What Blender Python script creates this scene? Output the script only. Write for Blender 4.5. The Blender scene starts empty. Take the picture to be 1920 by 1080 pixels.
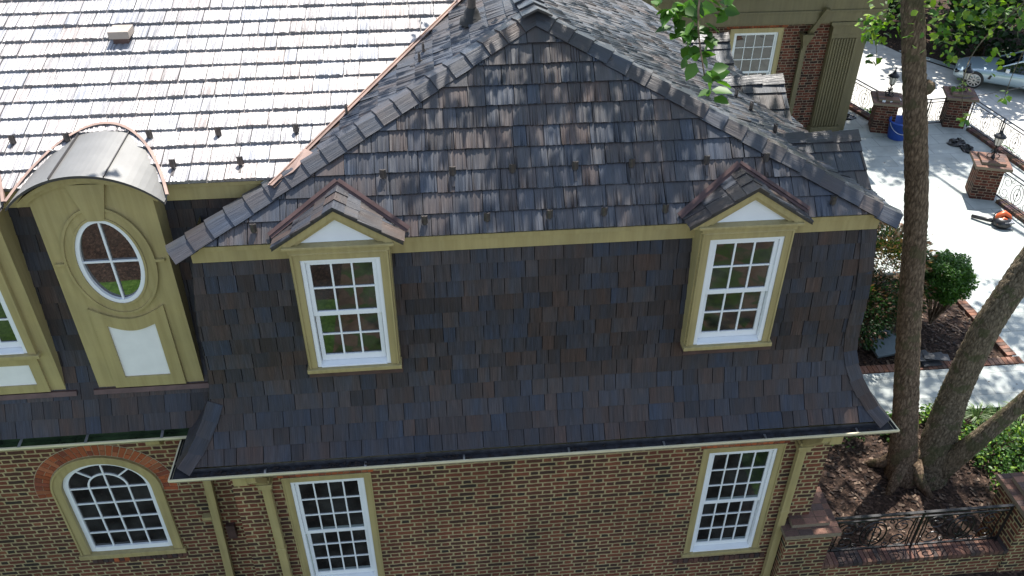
import bpy, math, random
import numpy as np
from mathutils import Vector as V, Matrix
sc = bpy.context.scene
R = math.radians
# ------------------------------------------------------------ camera
cam = bpy.data.cameras.new("camera"); co = bpy.data.objects.new("camera", cam); sc.collection.objects.link(co); sc.camera = co
CP, CY, CR, CF = .63869, -.09644, .00351, 1624.2
fw = V((-math.sin(CY)*math.cos(CP), math.cos(CY)*math.cos(CP), -math.sin(CP)))
rt = V((math.cos(CY), math.sin(CY), 0)); up = rt.cross(fw)
rt2 = rt*math.cos(CR)+up*math.sin(CR); up2 = -rt*math.sin(CR)+up*math.cos(CR)
CAM = V((-1.12395, -7.75723, 7.97477))
m = Matrix((rt2, up2, -fw)).transposed().to_4x4(); m.translation = CAM
co.matrix_world = m
cam.sensor_width = 36; cam.lens = 36*CF/1920; cam.clip_start = .1; cam.clip_end = 500
# ------------------------------------------------------------ world and sun
SUN_EL, SUN_AZ = R(62.5), R(21)          # azimuth from +Y towards +X
w = bpy.data.worlds.new("World"); sc.world = w; w.use_nodes = True
sk = w.node_tree.nodes.new("ShaderNodeTexSky"); sk.sky_type = 'NISHITA'; sk.sun_disc = False
sk.sun_elevation = SUN_EL; sk.sun_rotation = SUN_AZ; sk.air_density = 1.0; sk.dust_density = .6
bg = w.node_tree.nodes["Background"]; bg.inputs[1].default_value = .13
hs_ = w.node_tree.nodes.new("ShaderNodeHueSaturation"); hs_.inputs["Saturation"].default_value = .75
w.node_tree.links.new(sk.outputs[0], hs_.inputs["Color"]); w.node_tree.links.new(hs_.outputs[0], bg.inputs[0])
sl = bpy.data.lights.new("sun", 'SUN'); sl.energy = 4.6; sl.angle = R(.53); sl.color = (1, .95, .88)
so = bpy.data.objects.new("sun", sl); sc.collection.objects.link(so)
SD = V((math.cos(SUN_EL)*math.sin(SUN_AZ), math.cos(SUN_EL)*math.cos(SUN_AZ), math.sin(SUN_EL)))
so.rotation_euler = (-SD).to_track_quat('-Z', 'Y').to_euler(); so.location = SD*60
sc.view_settings.view_transform = 'Standard'; sc.view_settings.look = 'None'; sc.view_settings.gamma = 1
sc.view_settings.exposure = 1.3
# ------------------------------------------------------------ materials
class NB:
    def __init__(s, name):
        s.m = bpy.data.materials.new(name); s.m.use_nodes = True; s.t = s.m.node_tree; s.n = s.t.nodes; s.l = s.t.links
        s.b = s.n["Principled BSDF"]; s.o = s.n["Material Output"]
    def val(s, sock, v):
        if isinstance(v, bpy.types.NodeSocket): s.l.new(v, sock)
        elif isinstance(v, (tuple, list)) and len(v) == 3 and sock.type == 'RGBA': sock.default_value = (*v, 1)
        else: sock.default_value = v
    def M(s, op, a, b=0, c=0, clamp=False):
        n = s.n.new("ShaderNodeMath"); n.operation = op; n.use_clamp = clamp
        for i, x in enumerate((a, b, c)): s.val(n.inputs[i], x)
        return n.outputs[0]
    def noise(s, vec, scale, detail=3, rough=.55, out=0):
        n = s.n.new("ShaderNodeTexNoise"); n.inputs["Scale"].default_value = scale; n.inputs["Detail"].default_value = detail; n.inputs["Roughness"].default_value = rough
        s.l.new(vec, n.inputs["Vector"]); return n.outputs[out]
    def vor(s, vec, scale, feat='F1'):
        n = s.n.new("ShaderNodeTexVoronoi"); n.feature = feat; n.inputs["Scale"].default_value = scale; s.l.new(vec, n.inputs["Vector"]); return n
    def uv(s): return s.n.new("ShaderNodeTexCoord").outputs["UV"]
    def obj(s): return s.n.new("ShaderNodeTexCoord").outputs["Object"]
    def col(s):
        n = s.n.new("ShaderNodeVertexColor"); n.layer_name = "Col"; return n.outputs[0]
    def sep(s, v):
        n = s.n.new("ShaderNodeSeparateXYZ"); s.l.new(v, n.inputs[0]); return n.outputs
    def comb(s, x, y, z=0):
        n = s.n.new("ShaderNodeCombineXYZ")
        for i, q in enumerate((x, y, z)): s.val(n.inputs[i], q)
        return n.outputs[0]
    def scale(s, v, k):
        n = s.n.new("ShaderNodeVectorMath"); n.operation = 'MULTIPLY'; s.l.new(v, n.inputs[0]); n.inputs[1].default_value = k; return n.outputs[0]
    def ramp(s, f, stops, interp='LINEAR'):
        n = s.n.new("ShaderNodeValToRGB"); s.l.new(f, n.inputs[0]); r = n.color_ramp; r.interpolation = interp
        while len(r.elements) < len(stops): r.elements.new(.5)
        for e, (p, c) in zip(r.elements, stops): e.position = p; e.color = (*c, 1) if len(c) == 3 else c
        return n.outputs[0]
    def mix(s, f, a, b, mode='MIX'):
        n = s.n.new("ShaderNodeMix"); n.data_type = 'RGBA'; n.blend_type = mode
        s.val(n.inputs[0], f); s.val(n.inputs[6], a); s.val(n.inputs[7], b); return n.outputs[2]
    def bump(s, h, strength=.5, dist=.01):
        n = s.n.new("ShaderNodeBump"); n.inputs["Strength"].default_value = strength; n.inputs["Distance"].default_value = dist
        s.l.new(h, n.inputs["Height"]); s.l.new(n.outputs[0], s.b.inputs["Normal"])
    def set(s, col=None, rough=None, metal=None, spec=None, **k):
        if col is not None: s.val(s.b.inputs["Base Color"], col)
        if rough is not None: s.val(s.b.inputs["Roughness"], rough)
        if metal is not None: s.val(s.b.inputs["Metallic"], metal)
        if spec is not None: s.val(s.b.inputs["Specular IOR Level"], spec)
        return s.m
MAT = {}
def simple(name, c, rough=.5, metal=0, var=.12, sc_=6, bump=.0, spec=.5):
    b = NB(name); o = b.obj(); n = b.noise(o, sc_, 5)
    lo = tuple(x*(1-var) for x in c); hi = tuple(min(1, x*(1+var)) for x in c)
    cc = b.ramp(n, [(.3, lo), (.7, hi)])
    if bump: b.bump(b.noise(o, sc_*12, 4), bump, .004)
    MAT[name] = b.set(cc, rough, metal, spec); return MAT[name]
def paint(name, c, rough):
    b = NB(name); o = b.obj(); st = b.noise(b.scale(o, (16, 16, 1.1)), 1, 4); bl = b.noise(o, 2.3, 5); sp = b.noise(o, 45, 3)
    k = b.mix(1, b.ramp(st, [(.3, (.84, .82, .78)), (.62, (1.03, 1.03, 1.03))]), b.ramp(bl, [(.3, (.88, .89, .9)), (.7, (1.06, 1.05, 1.0))]), 'MULTIPLY')
    k = b.mix(b.M('MULTIPLY', b.M('GREATER_THAN', sp, .70), .5), k, (.42, .4, .36)); b.bump(b.noise(o, 60, 3), .06, .004)
    MAT[name] = b.set(b.mix(1, k, c, 'MULTIPLY'), rough)
def shake(name, tint=(1, 1, 1), rough=.42, spec=.5, silver=0):
    b = NB(name); u = b.uv(); g1 = b.noise(b.scale(u, (95, 3.2, 1)), 1, 4, .6); g2 = b.noise(b.scale(u, (28, 2., 1)), 1, 3)
    big = b.noise(b.obj(), 1.3, 3)
    c = b.mix(1, b.col(), tint, 'MULTIPLY')
    if silver: c = b.mix(1, b.mix(.62, b.col(), (.055, .054, .055)), (silver*1.02, silver, silver*.97), 'MULTIPLY')  # silver scales the base colour up: sun glare put into the shakes
    hue = b.noise(b.scale(u, (5, 1.2, 1)), 1, 2)
    if not silver: c = b.mix(1, c, b.ramp(hue, [(.35, (.84, 1., 1.16)), (.5, (1, 1, 1)), (.65, (1.14, 1.0, .9))]), 'MULTIPLY')
    f = b.M('MULTIPLY_ADD', g1, 1.9, .05); f2 = b.M('MULTIPLY_ADD', g2, 1.0, .5); f3 = b.M('MULTIPLY_ADD', big, .5, .75)
    f = b.M('MULTIPLY', b.M('MULTIPLY', f, f2), f3)
    k = b.n.new("ShaderNodeVectorMath"); k.operation = 'SCALE'; b.l.new(c, k.inputs[0]); b.l.new(f, k.inputs["Scale"])
    b.bump(b.M('ADD', g1, b.M('MULTIPLY', g2, .6)), .8, .006)
    MAT[name] = b.set(k.outputs[0], b.M('MULTIPLY_ADD', g1, .25, rough-.12), 0, spec)
shake('shake', (.68, .68, .70), .42, .8); shake('shake_wall', (.68, .64, .655), .56, .3); shake('shake_main_glare', (1, 1, 1), .40, .8, 4.5)  # last one: main roof copy, lightened to look sunlit
def brick(name, L=.355, c=.08, mort=(.385, .315, .168), jt=.0118, ramp=None, stack=False, dist=.012, stre=.235):
    b = NB(name); u = b.uv(); nz = b.n.new("ShaderNodeTexNoise"); nz.inputs["Scale"].default_value = 11; nz.inputs["Detail"].default_value = 2
    b.l.new(u, nz.inputs["Vector"]); ns = b.sep(nz.outputs["Color"]); us = b.sep(u)
    X = b.M('ADD', us[0], b.M('MULTIPLY', b.M('SUBTRACT', ns[0], .5), dist*2.4)); Y = b.M('ADD', us[1], b.M('MULTIPLY', b.M('SUBTRACT', ns[1], .5), dist*1.6))
    row = b.M('FLOOR', b.M('DIVIDE', Y, c)); par = b.M('MODULO', b.M('ABSOLUTE', row), 2)
    wr = b.n.new("ShaderNodeTexWhiteNoise"); wr.noise_dimensions = '1D'; b.l.new(row, wr.inputs["W"])
    uu = b.M('ADD', b.M('ADD', b.M('DIVIDE', X, L), b.M('MULTIPLY', par, .5)), b.M('MULTIPLY', wr.outputs[0], .06))
    cell = b.M('FLOOR', uu); f = b.M('MULTIPLY', b.M('FRACT', uu), L)
    isH = b.M('GREATER_THAN', f, stre)
    hs = stre/2; hh = (L-stre)/2
    dS = b.M('SUBTRACT', hs, b.M('ABSOLUTE', b.M('SUBTRACT', f, hs))); dH = b.M('SUBTRACT', hh, b.M('ABSOLUTE', b.M('SUBTRACT', f, stre+hh)))
    dx = b.M('MAXIMUM', dS, dH)
    dy = b.M('SUBTRACT', c/2, b.M('ABSOLUTE', b.M('SUBTRACT', b.M('MULTIPLY', b.M('FRACT', b.M('DIVIDE', Y, c)), c), c/2)))
    d = b.M('SMOOTH_MIN', dx, dy, .012)
    mask = b.M('DIVIDE', b.M('SUBTRACT', d, jt-.003), .005, clamp=True)
    wn = b.n.new("ShaderNodeTexWhiteNoise"); wn.noise_dimensions = '3D'; b.l.new(b.comb(b.M('ADD', b.M('MULTIPLY', cell, 2), isH), row), wn.inputs["Vector"])
    cr = b.ramp(wn.outputs[0], ramp or [(0, (.03, .03, .027)), (.08, (.05, .034, .028)), (.35, (.085, .045, .033)), (.6, (.11, .048, .034)), (.85, (.14, .058, .038)), (1, (.17, .082, .05))])
    sp = b.noise(u, 60, 4); big = b.noise(b.obj(), .9, 3)
    cr = b.mix(.55, cr, b.ramp(sp, [(.3, (.45, .45, .45)), (.7, (1, 1, 1))]), 'MULTIPLY')
    cr = b.mix(1, cr, (1.32, 1.04, .93), 'MULTIPLY')
    mo = b.mix(.5, mort, b.ramp(b.noise(u, 25, 4), [(.3, (.55, .55, .55)), (.7, (1, 1, 1))]), 'MULTIPLY')
    fin = b.mix(mask, mo, cr); fin = b.mix(.55, fin, b.ramp(big, [(.35, (.62, .64, .62)), (.65, (1.1, 1.03, 1))]), 'MULTIPLY')
    run = b.noise(b.scale(b.obj(), (5, 5, .5)), 1, 4); fin = b.mix(.45, fin, b.ramp(run, [(.38, (.6, .6, .6)), (.6, (1.05, 1.05, 1.05))]), 'MULTIPLY')
    b.bump(b.M('ADD', mask, b.M('MULTIPLY', sp, .25)), .8, .008)
    MAT[name] = b.set(fin, .85, 0, .25)
brick('brick'); brick('brick_red', mort=(.30, .24, .17), ramp=[(0, (.025, .016, .014)), (.3, (.055, .028, .022)), (.65, (.105, .038, .026)), (1, (.14, .06, .04))], jt=.008)
def unitbrick(name, gain=1):   # single modelled bricks, colour carried by each brick
    b = NB(name); o = b.obj(); sp = b.noise(o, 55, 4)
    c = b.mix(.6, b.col(), b.ramp(sp, [(.3, (.5, .5, .5)), (.7, (1.1, 1.1, 1.1))]), 'MULTIPLY'); b.bump(sp, .5, .004)
    MAT[name] = b.set(c, .8, 0, .3)
unitbrick('unit_brick')
simple('mortar', (.34, .28, .18), .9, var=.2, sc_=30, bump=.4)
paint('olive', (.355, .29, .135), .45)
paint('olive_shaded', (.125, .104, .05), .5)  # olive darkened for the wing trim, its shade put into the paint
simple('cream', (.58, .52, .35), .35, var=.08)
simple('white', (.72, .74, .74), .38, var=.04, sc_=4)
simple('panel_white', (.70, .70, .66), .6, var=.05, sc_=5)
simple('zinc', (.17, .168, .16), .5, .35, var=.12, sc_=2.2)
simple('copper', (.27, .185, .15), .5, .3, var=.25, sc_=5)
simple('copper_dark', (.085, .05, .045), .5, .3, var=.3, sc_=6)
simple('seam', (.06, .055, .055), .5, .3)
simple('iron', (.012, .012, .014), .35, .4, var=.3)
simple('rubber', (.015, .015, .015), .7)
simple('gutter_in', (.035, .035, .04), .7, 0, var=.6, sc_=14, bump=.5)
simple('algae', (.03, .05, .02), .25, var=.6, sc_=5)
simple('alu', (.5, .5, .5), .3, .8)
simple('guard', (.10, .09, .085), .38, .6, var=.3, sc_=30)
simple('blue', (.02, .07, .33), .4); simple('orange', (.5, .09, .02), .4); simple('black', (.012, .012, .013), .35)
simple('stack', (.045, .047, .052), .6, var=.4); simple('debris', (.03, .022, .018), .9, var=.7, sc_=40)
simple('stone', (.44, .43, .40), .75, var=.15, sc_=3, bump=.15)
simple('seat_grey', (.12, .13, .14), .8); simple('slip', (.12, .15, .16), .5)
def glassm(name, c, ior=1.75, rough=.02):
    b = NB(name); o = b.obj(); n = b.noise(o, 2.2, 2)
    b.b.inputs["IOR"].default_value = ior; b.bump(b.noise(o, 1.6, 1), .03, .05)
    MAT[name] = b.set(b.ramp(n, [(.38, tuple(x*.25 for x in c)), (.65, c)]), rough)
glassm('glass', (.034, .035, .033), 1.8); glassm('glass_oval', (.02, .018, .016), 2.6); glassm('car_glass', (.01, .015, .02), 1.7)
def paving(name, c, sx, sy, joint=.012, var=.1, rough=.8):
    b = NB(name); o = b.obj(); n = b.n.new("ShaderNodeTexBrick"); n.inputs["Scale"].default_value = 1; n.inputs["Brick Width"].default_value = sx; n.inputs["Row Height"].default_value = sy
    n.inputs["Mortar Size"].default_value = joint; b.l.new(o, n.inputs["Vector"])
    n.inputs["Color1"].default_value = (*[x*(1-var) for x in c], 1); n.inputs["Color2"].default_value = (*[x*(1+var) for x in c], 1); n.inputs["Mortar"].default_value = (*[x*.72 for x in c], 1)
    g = b.noise(o, 2.5, 6); c2 = b.mix(.6, n.outputs[0], b.ramp(g, [(.3, (.68, .68, .66)), (.7, (1.08, 1.08, 1.08))]), 'MULTIPLY')
    sp = b.noise(o, 9, 3); c2 = b.mix(b.M('GREATER_THAN', sp, .72), c2, (.12, .09, .07))
    b.bump(b.noise(o, 30, 4), .2, .01); MAT[name] = b.set(c2, rough, 0, .3)
paving('bluestone', (.36, .385, .37), .9, .6); paving('drive', (.46, .45, .42), 3, 3)
def ground(name, stops, scale=18, bump=.8, bd=.03):
    b = NB(name); o = b.obj(); v = b.vor(o, scale*2); n = b.noise(o, scale, 6, .7)
    f = b.M('ADD', b.M('MULTIPLY', n, .7), b.M('MULTIPLY', b.sep(v.outputs["Color"])[0], .3))
    b.bump(f, bump, bd); MAT[name] = b.set(b.ramp(f, stops), .95, 0, .15)
ground('mulch', [(.25, (.012, .009, .008)), (.45, (.03, .02, .015)), (.6, (.06, .038, .028)), (.75, (.13, .085, .06))], 14)
ground('bed', [(.3, (.07, .045, .03)), (.42, (.13, .09, .06)), (.5, (.05, .06, .025)), (.6, (.05, .09, .02)), (.75, (.02, .03, .01))], 1.6)
ground('lawn', [(.25, (.03, .07, .012)), (.5, (.06, .13, .02)), (.75, (.11, .19, .04))], 9)
def leafm(name, tr=.35):
    b = NB(name); c = b.col(); b.set(c, .45, 0, .35)
    t = b.n.new("ShaderNodeBsdfTranslucent"); k = b.mix(1, c, (1.3, 1.5, .5), 'MULTIPLY'); b.l.new(k, t.inputs[0])
    x = b.n.new("ShaderNodeMixShader"); x.inputs[0].default_value = tr
    b.l.new(b.b.outputs[0], x.inputs[1]); b.l.new(t.outputs[0], x.inputs[2]); b.l.new(x.outputs[0], b.o.inputs[0]); MAT[name] = b.m
leafm('leaf')
def barkm(name, a, c, moss=None):
    b = NB(name); o = b.obj(); s = b.scale(o, (1, 1, .32)); n = b.noise(s, 26, 5, .7); v = b.vor(s, 24, 'DISTANCE_TO_EDGE')
    f = b.M('ADD', b.M('MULTIPLY', n, .8), b.M('MULTIPLY', v.outputs[0], .6))
    cc = b.ramp(f, [(.3, a), (.75, c)])
    if moss: cc = b.mix(b.M('MULTIPLY', b.M('GREATER_THAN', b.noise(o, 3.2, 4), .56), .6), cc, moss)
    b.bump(f, 1, .03); MAT[name] = b.set(cc, .95, 0, .15)
barkm('bark_a', (.05, .034, .022), (.27, .195, .13), (.085, .08, .04)); barkm('bark_b', (.05, .04, .026), (.27, .22, .15), (.07, .08, .035))
# ------------------------------------------------------------ mesh builder
WL = {}
def wl(o): return WL.get(o.name, V((0, 0, 0))) if o else V((0, 0, 0))
class MB:
    def __init__(s): s.v = []; s.f = []; s.uv = []; s.c = []; s.m = []
    def poly(s, pts, col=(1, 1, 1), uv=None, mi=0):
        pts = [V(p) for p in pts]
        if uv is None:
            n = V((0, 0, 0))
            for i in range(len(pts)): n += (pts[i]-pts[0]).cross(pts[(i+1) % len(pts)]-pts[0])
            a = [abs(x) for x in n]
            if a[2] > max(a[0], a[1])*1.3: uv = [(p.x, p.y) for p in pts]
            elif a[1] >= a[0]: uv = [(p.x, p.z) for p in pts]
            else: uv = [(p.y, p.z) for p in pts]
        b = len(s.v); s.v += pts; s.f.append(list(range(b, b+len(pts)))); s.uv += list(uv); s.c += [(*col, 1)]*len(pts); s.m.append(mi)
    def hexa(s, P, col=(1, 1, 1), mi=0):   # P: 4 bottom, 4 top (ccw from above)
        a, b, c, d, e, f, g, h = P
        for q in ((d, c, b, a), (e, f, g, h), (a, b, f, e), (b, c, g, f), (c, d, h, g), (d, a, e, h)): s.poly(q, col, None, mi)
    def box(s, x0, x1, y0, y1, z0, z1, col=(1, 1, 1), mi=0):
        s.hexa([(x0, y0, z0), (x1, y0, z0), (x1, y1, z0), (x0, y1, z0), (x0, y0, z1), (x1, y0, z1), (x1, y1, z1), (x0, y1, z1)], col, mi)
    def obox(s, c, ax, ay, az, col=(1, 1, 1), mi=0):
        c, ax, ay, az = V(c), V(ax), V(ay), V(az)
        s.hexa([c-ax-ay-az, c+ax-ay-az, c+ax+ay-az, c-ax+ay-az, c-ax-ay+az, c+ax-ay+az, c+ax+ay+az, c-ax+ay+az], col, mi)
    def prism(s, pts, d, col=(1, 1, 1), mi=0):
        d = V(d); pts = [V(p) for p in pts]; q = [p+d for p in pts]; n = len(pts)
        s.poly(pts[::-1], col, None, mi); s.poly(q, col, None, mi)
        for i in range(n): j = (i+1) % n; s.poly((pts[i], pts[j], q[j], q[i]), col, None, mi)
    def bar(s, a, b, w, h=None, upv=(0, 0, 1), col=(1, 1, 1), mi=0):
        a, b = V(a), V(b); d = (b-a); L = d.length; d.normalize(); u = V(upv)
        if abs(d.dot(u)) > .95: u = V((0, 1, 0))
        sd = d.cross(u).normalized(); u = sd.cross(d).normalized(); h = h or w
        s.obox((a+b)/2, sd*w/2, d*L/2, u*h/2, col, mi)
    def tube(s, pts, r, n=8, col=(1, 1, 1), mi=0, jit=0, seed=0, closed=False, cap=True):
        pts = [V(p) for p in pts]; k = len(pts); rr = r if isinstance(r, (list, tuple)) else [r]*k
        rng = random.Random(seed); rings = []; pu = None; Ls = 0; ls = []
        for i, p in enumerate(pts):
            d = (pts[(i+1) % k]-pts[i-1]) if closed else (pts[min(i+1, k-1)]-pts[max(i-1, 0)]); d.normalize()
            if pu is None:
                u = V((0, 0, 1)) if abs(d.z) < .9 else V((1, 0, 0)); pu = (u-d*u.dot(d)).normalized()
            else: pu = (pu-d*pu.dot(d)).normalized()
            sd = d.cross(pu); ring = []
            for j in range(n):
                a = 2*math.pi*j/n; q = rr[i]*(1+(rng.random()-.5)*2*jit); ring.append(p+(pu*math.cos(a)+sd*math.sin(a))*q)
            rings.append(ring)
            if i: Ls += (p-pts[i-1]).length
            ls.append(Ls)
        b = len(s.v)
        for ring in rings: s.v += ring
        for i in range(k if closed else k-1):
            i2 = (i+1) % k
            for j in range(n):
                j2 = (j+1) % n; s.f.append([b+i*n+j, b+i*n+j2, b+i2*n+j2, b+i2*n+j]); s.m.append(mi)
                s.uv += [(j/n, ls[i]), ((j+1)/n, ls[i]), ((j+1)/n, ls[i2]), (j/n, ls[i2])]; s.c += [(*col, 1)]*4
        if cap and not closed:
            for i, rev in ((0, True), (k-1, False)):
                f = [b+i*n+j for j in range(n)]; s.f.append(f[::-1] if rev else f); s.m.append(mi); s.uv += [(0, 0)]*n; s.c += [(*col, 1)]*n
    def rev(s, prof, c=(0, 0, 0), n=16, col=(1, 1, 1), mi=0, rot=0):
        c = V(c); b = len(s.v)
        for r, z in prof:
            for j in range(n):
                a = 2*math.pi*(j+rot)/n; s.v.append(c+V((r*math.cos(a), r*math.sin(a), z)))
        for i in range(len(prof)-1):
            for j in range(n):
                j2 = (j+1) % n; s.f.append([b+i*n+j, b+i*n+j2, b+(i+1)*n+j2, b+(i+1)*n+j]); s.m.append(mi); s.uv += [(0, 0)]*4; s.c += [(*col, 1)]*4
    def build(s, name, mats, parent=None, origin=None, smooth=False, bevel=0):
        if isinstance(mats, str): mats = [mats]
        me = bpy.data.meshes.new(name); org = V(origin) if origin is not None else wl(parent)
        me.from_pydata([p-org for p in s.v], [], s.f)
        ul = me.uv_layers.new(name="UVMap"); ul.data.foreach_set("uv", [x for p in s.uv for x in p])
        ca = me.color_attributes.new("Col", 'FLOAT_COLOR', 'CORNER'); ca.data.foreach_set("color", [x for p in s.c for x in p])
        for q in mats: me.materials.append(MAT[q])
        me.polygons.foreach_set("material_index", s.m)
        if smooth: me.polygons.foreach_set("use_smooth", [True]*len(s.f))
        me.update(); o = bpy.data.objects.new(name, me); sc.collection.objects.link(o)
        o.location = org-wl(parent); WL[o.name] = org
        if parent: o.parent = parent
        if bevel:
            md = o.modifiers.new("weld", 'WELD'); md.merge_threshold = .0002
            md = o.modifiers.new("bevel", 'BEVEL'); md.width = bevel; md.segments = 2; md.limit_method = 'ANGLE'
        return o
def tag(o, label, cat=None, group=None):
    o["label"] = label
    if cat: o["category"] = cat
    if group: o["group"] = group
    return o
def struct(o, kind='structure'): o["kind"] = kind; return o
def thing(name, loc, label, cat, group=None):
    o = bpy.data.objects.new(name, None); sc.collection.objects.link(o); o.location = loc; WL[o.name] = V(loc); o.empty_display_size = .2
    return tag(o, label, cat, group)
def kids(o): return [c for c in sc.objects if c.parent == o]
def dup(o, loc, rz=0, label=None, parent=None):
    r = o.copy(); sc.collection.objects.link(r); r.location = loc; r.rotation_euler = (0, 0, rz)
    if parent: r.parent = parent
    if label: r["label"] = label
    for c in kids(o):
        c2 = c.copy(); sc.collection.objects.link(c2); c2.parent = r
        for g in kids(c): g2 = g.copy(); sc.collection.objects.link(g2); g2.parent = c2
    return r
# ------------------------------------------------------------ shakes
rs = random.Random(7)
PAL = [((.060, .047, .042), 5), ((.050, .053, .062), 5), ((.038, .048, .066), 4), ((.078, .054, .043), 3), ((.070, .064, .064), 3), ((.036, .032, .033), 3)]
PALW = [p for p, k in PAL for _ in range(k)]
def tabcol():
    c = rs.choice(PALW); k = rs.uniform(.86, 1.16); return tuple((x*.72+a*.28)*k for x, a in zip(c, (.055, .051, .052)))
def clip(poly, a, b, c):   # keep a*x+b*y+c>=0
    out = []
    for i in range(len(poly)):
        p, q = poly[i], poly[(i+1) % len(poly)]; dp = a*p[0]+b*p[1]+c; dq = a*q[0]+b*q[1]+c
        if dp >= 0: out.append(p)
        if (dp > 0) != (dq > 0) and dp != dq:
            t = dp/(dp-dq); out.append((p[0]+(q[0]-p[0])*t, p[1]+(q[1]-p[1])*t))
    return out
def shakes(mb, surf, halfplanes, v0, v1, umin, umax, e=.235, t=.02, gap=.006, start=0, widths=((.145, .19, .32), (3, 4, 5)), jag=0):
    """surf(u,v)->(point, normal); halfplanes: list or function of the course returning (a,b,c)"""
    v = v0; k = 0
    while v < v1-.01:
        u = umin-rs.uniform(0, .3); top = min(v+e+.03, v1+.03)
        hp = halfplanes(v, top) if callable(halfplanes) else halfplanes
        while u < umax:
            wd = rs.choices(*widths)[0]*rs.uniform(.97, 1.03); dv = rs.uniform(-.005, .005)
            P = [(u+gap/2, v+dv), (u+wd-gap/2, v+dv), (u+wd-gap/2, top), (u+gap/2, top)]
            for a, b, c in hp:
                P = clip(P, a, b, c)
                if len(P) < 3: break
            if len(P) >= 3:
                k0 = min(range(len(P)), key=lambda i: P[i][0]+P[i][1]*3); P = P[k0:]+P[:k0]; col = tabcol(); tt = t*rs.uniform(.85, 1.15); ro, so_ = rs.uniform(0, 40), rs.uniform(0, 40)
                T = []; B = []
                for (pu, pv) in P:
                    p, n = surf(pu, pv); h = tt*(1-(pv-v)/(e+.03))+.003; T.append(p+n*h); B.append(p-n*.004)
                if jag and len(P) == 4:
                    nc = max(4, int((P[1][0]-P[0][0])/.016)); hh = [rs.uniform(1-jag, 1+jag*.8) for _ in range(nc+1)]; dd = tuple(x*.6 for x in col)
                    fr = [T[0]+(T[1]-T[0])*(i/nc) for i in range(nc+1)]; fb = [B[0]+(B[1]-B[0])*(i/nc) for i in range(nc+1)]; bk = [T[3]+(T[2]-T[3])*(i/nc) for i in range(nc+1)]
                    fr = [b0+(f0-b0)*h_ for f0, b0, h_ in zip(fr, fb, hh)]; u_ = [P[0][0]+(P[1][0]-P[0][0])*(i/nc)+ro for i in range(nc+1)]
                    for i in range(nc):
                        mb.poly((fr[i], fr[i+1], bk[i+1], bk[i]), col, [(u_[i], P[0][1]+so_), (u_[i+1], P[0][1]+so_), (u_[i+1], P[2][1]+so_), (u_[i], P[2][1]+so_)]); mb.poly((fb[i], fb[i+1], fr[i+1], fr[i]), dd)
                    for i, j in ((1, 2), (3, 0)): mb.poly((B[i], B[j], bk[-1] if j == 2 else fr[0], fr[-1] if i == 1 else bk[0]), dd)
                    u += wd; continue
                mb.poly(T, col, [(pu+ro, pv+so_) for pu, pv in P])
                dk = tuple(x*.6 for x in col)
                for i in range(len(P)):
                    j = (i+1) % len(P)
                    mb.poly((B[i], B[j], T[j], T[i]), dk, [(0, 0), (.1, 0), (.1, .02), (0, .02)])
            u += wd
        v += e; k += 1
def planesurf(o, du, dv):
    o, du, dv = V(o), V(du).normalized(), V(dv); du2 = du; dv = (dv-du*dv.dot(du)).normalized(); n = du.cross(dv)
    return lambda u, v: (o+du*u+dv*v, n)
def hp_from_pts(pts):      # convex ccw polygon in (u,v) -> halfplanes
    out = []
    for i in range(len(pts)):
        p, q = pts[i], pts[(i+1) % len(pts)]; a, b = -(q[1]-p[1]), q[0]-p[0]; out.append((a, b, -(a*p[0]+b*p[1])))
    return out
def planar_field(mb, O, du, dv, poly3, **kw):
    O, du = V(O), V(du).normalized(); dv = V(dv); dv = (dv-du*dv.dot(du)).normalized(); n = du.cross(dv)
    P = [((V(p)-O).dot(du), (V(p)-O).dot(dv)) for p in poly3]
    A = sum(P[i][0]*P[(i+1) % len(P)][1]-P[(i+1) % len(P)][0]*P[i][1] for i in range(len(P)))
    if A < 0: P = P[::-1]
    us = [p[0] for p in P]; vs = [p[1] for p in P]
    kw.setdefault('v0', min(vs))
    shakes(mb, lambda u, v: (O+du*u+dv*v, n), hp_from_pts(P), v1=max(vs), umin=min(us), umax=max(us), **kw)
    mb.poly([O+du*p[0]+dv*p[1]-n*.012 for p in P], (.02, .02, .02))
def capline(mb, a, b, nA, nB, dA, dB, wd=.17, L=.235, t=.03, lift=.022):
    """V-shaped hip caps from a (low) to b (high); dA,dB in-plane directions away from the hip"""
    a, b = V(a), V(b); d = (b-a); tot = d.length; d.normalize(); n = max(1, round(tot/L)); L = tot/n
    nA, nB, dA, dB = V(nA).normalized(), V(nB).normalized(), V(dA).normalized(), V(dB).normalized(); nm = (nA+nB).normalized()
    for i in range(n):
        p0 = a+d*(L*i); p1 = a+d*(L*(i+1)+.03); col = tabcol(); w0 = wd*rs.uniform(.94, 1.06)
        c0 = p0+nm*(lift+t); c1 = p1+nm*(lift+.004)
        for dd, nn, flip in ((dA, nA, 0), (dB, nB, 1)):
            e0 = p0+dd*w0+nn*(lift+t*.85); e1 = p1+dd*w0+nn*(lift+.004); ro = rs.uniform(0, 50)
            q = [c0, e0, e1, c1]; U = [(0+ro, 0), (w0+ro, 0), (w0+ro, L), (ro, L)]
            if flip: q = q[::-1]; U = U[::-1]
            mb.poly(q, col, U)
            e0b = e0-nn*.024; e1b = e1-nn*.02; c0b = c0-nm*.026; dk = tuple(x*.6 for x in col)
            mb.poly((e0, e0b, e1b, e1), dk); mb.poly((c0, c0b, e0b, e0), dk)
# ------------------------------------------------------------ dimensions (metres; wall of the pavilion is y=0, z=0 is the gutter line)
W = 4.0; ZE = 2.868; YE = .0987; SF = 1.018; AP = V((.055, 1.858, 4.659)); EX = 3.92
GZ = -3.7
house = thing('brick_house', (0, .3, GZ), 'brick house with grey shake mansard roof, olive trim and arched dormers', 'house')
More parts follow.
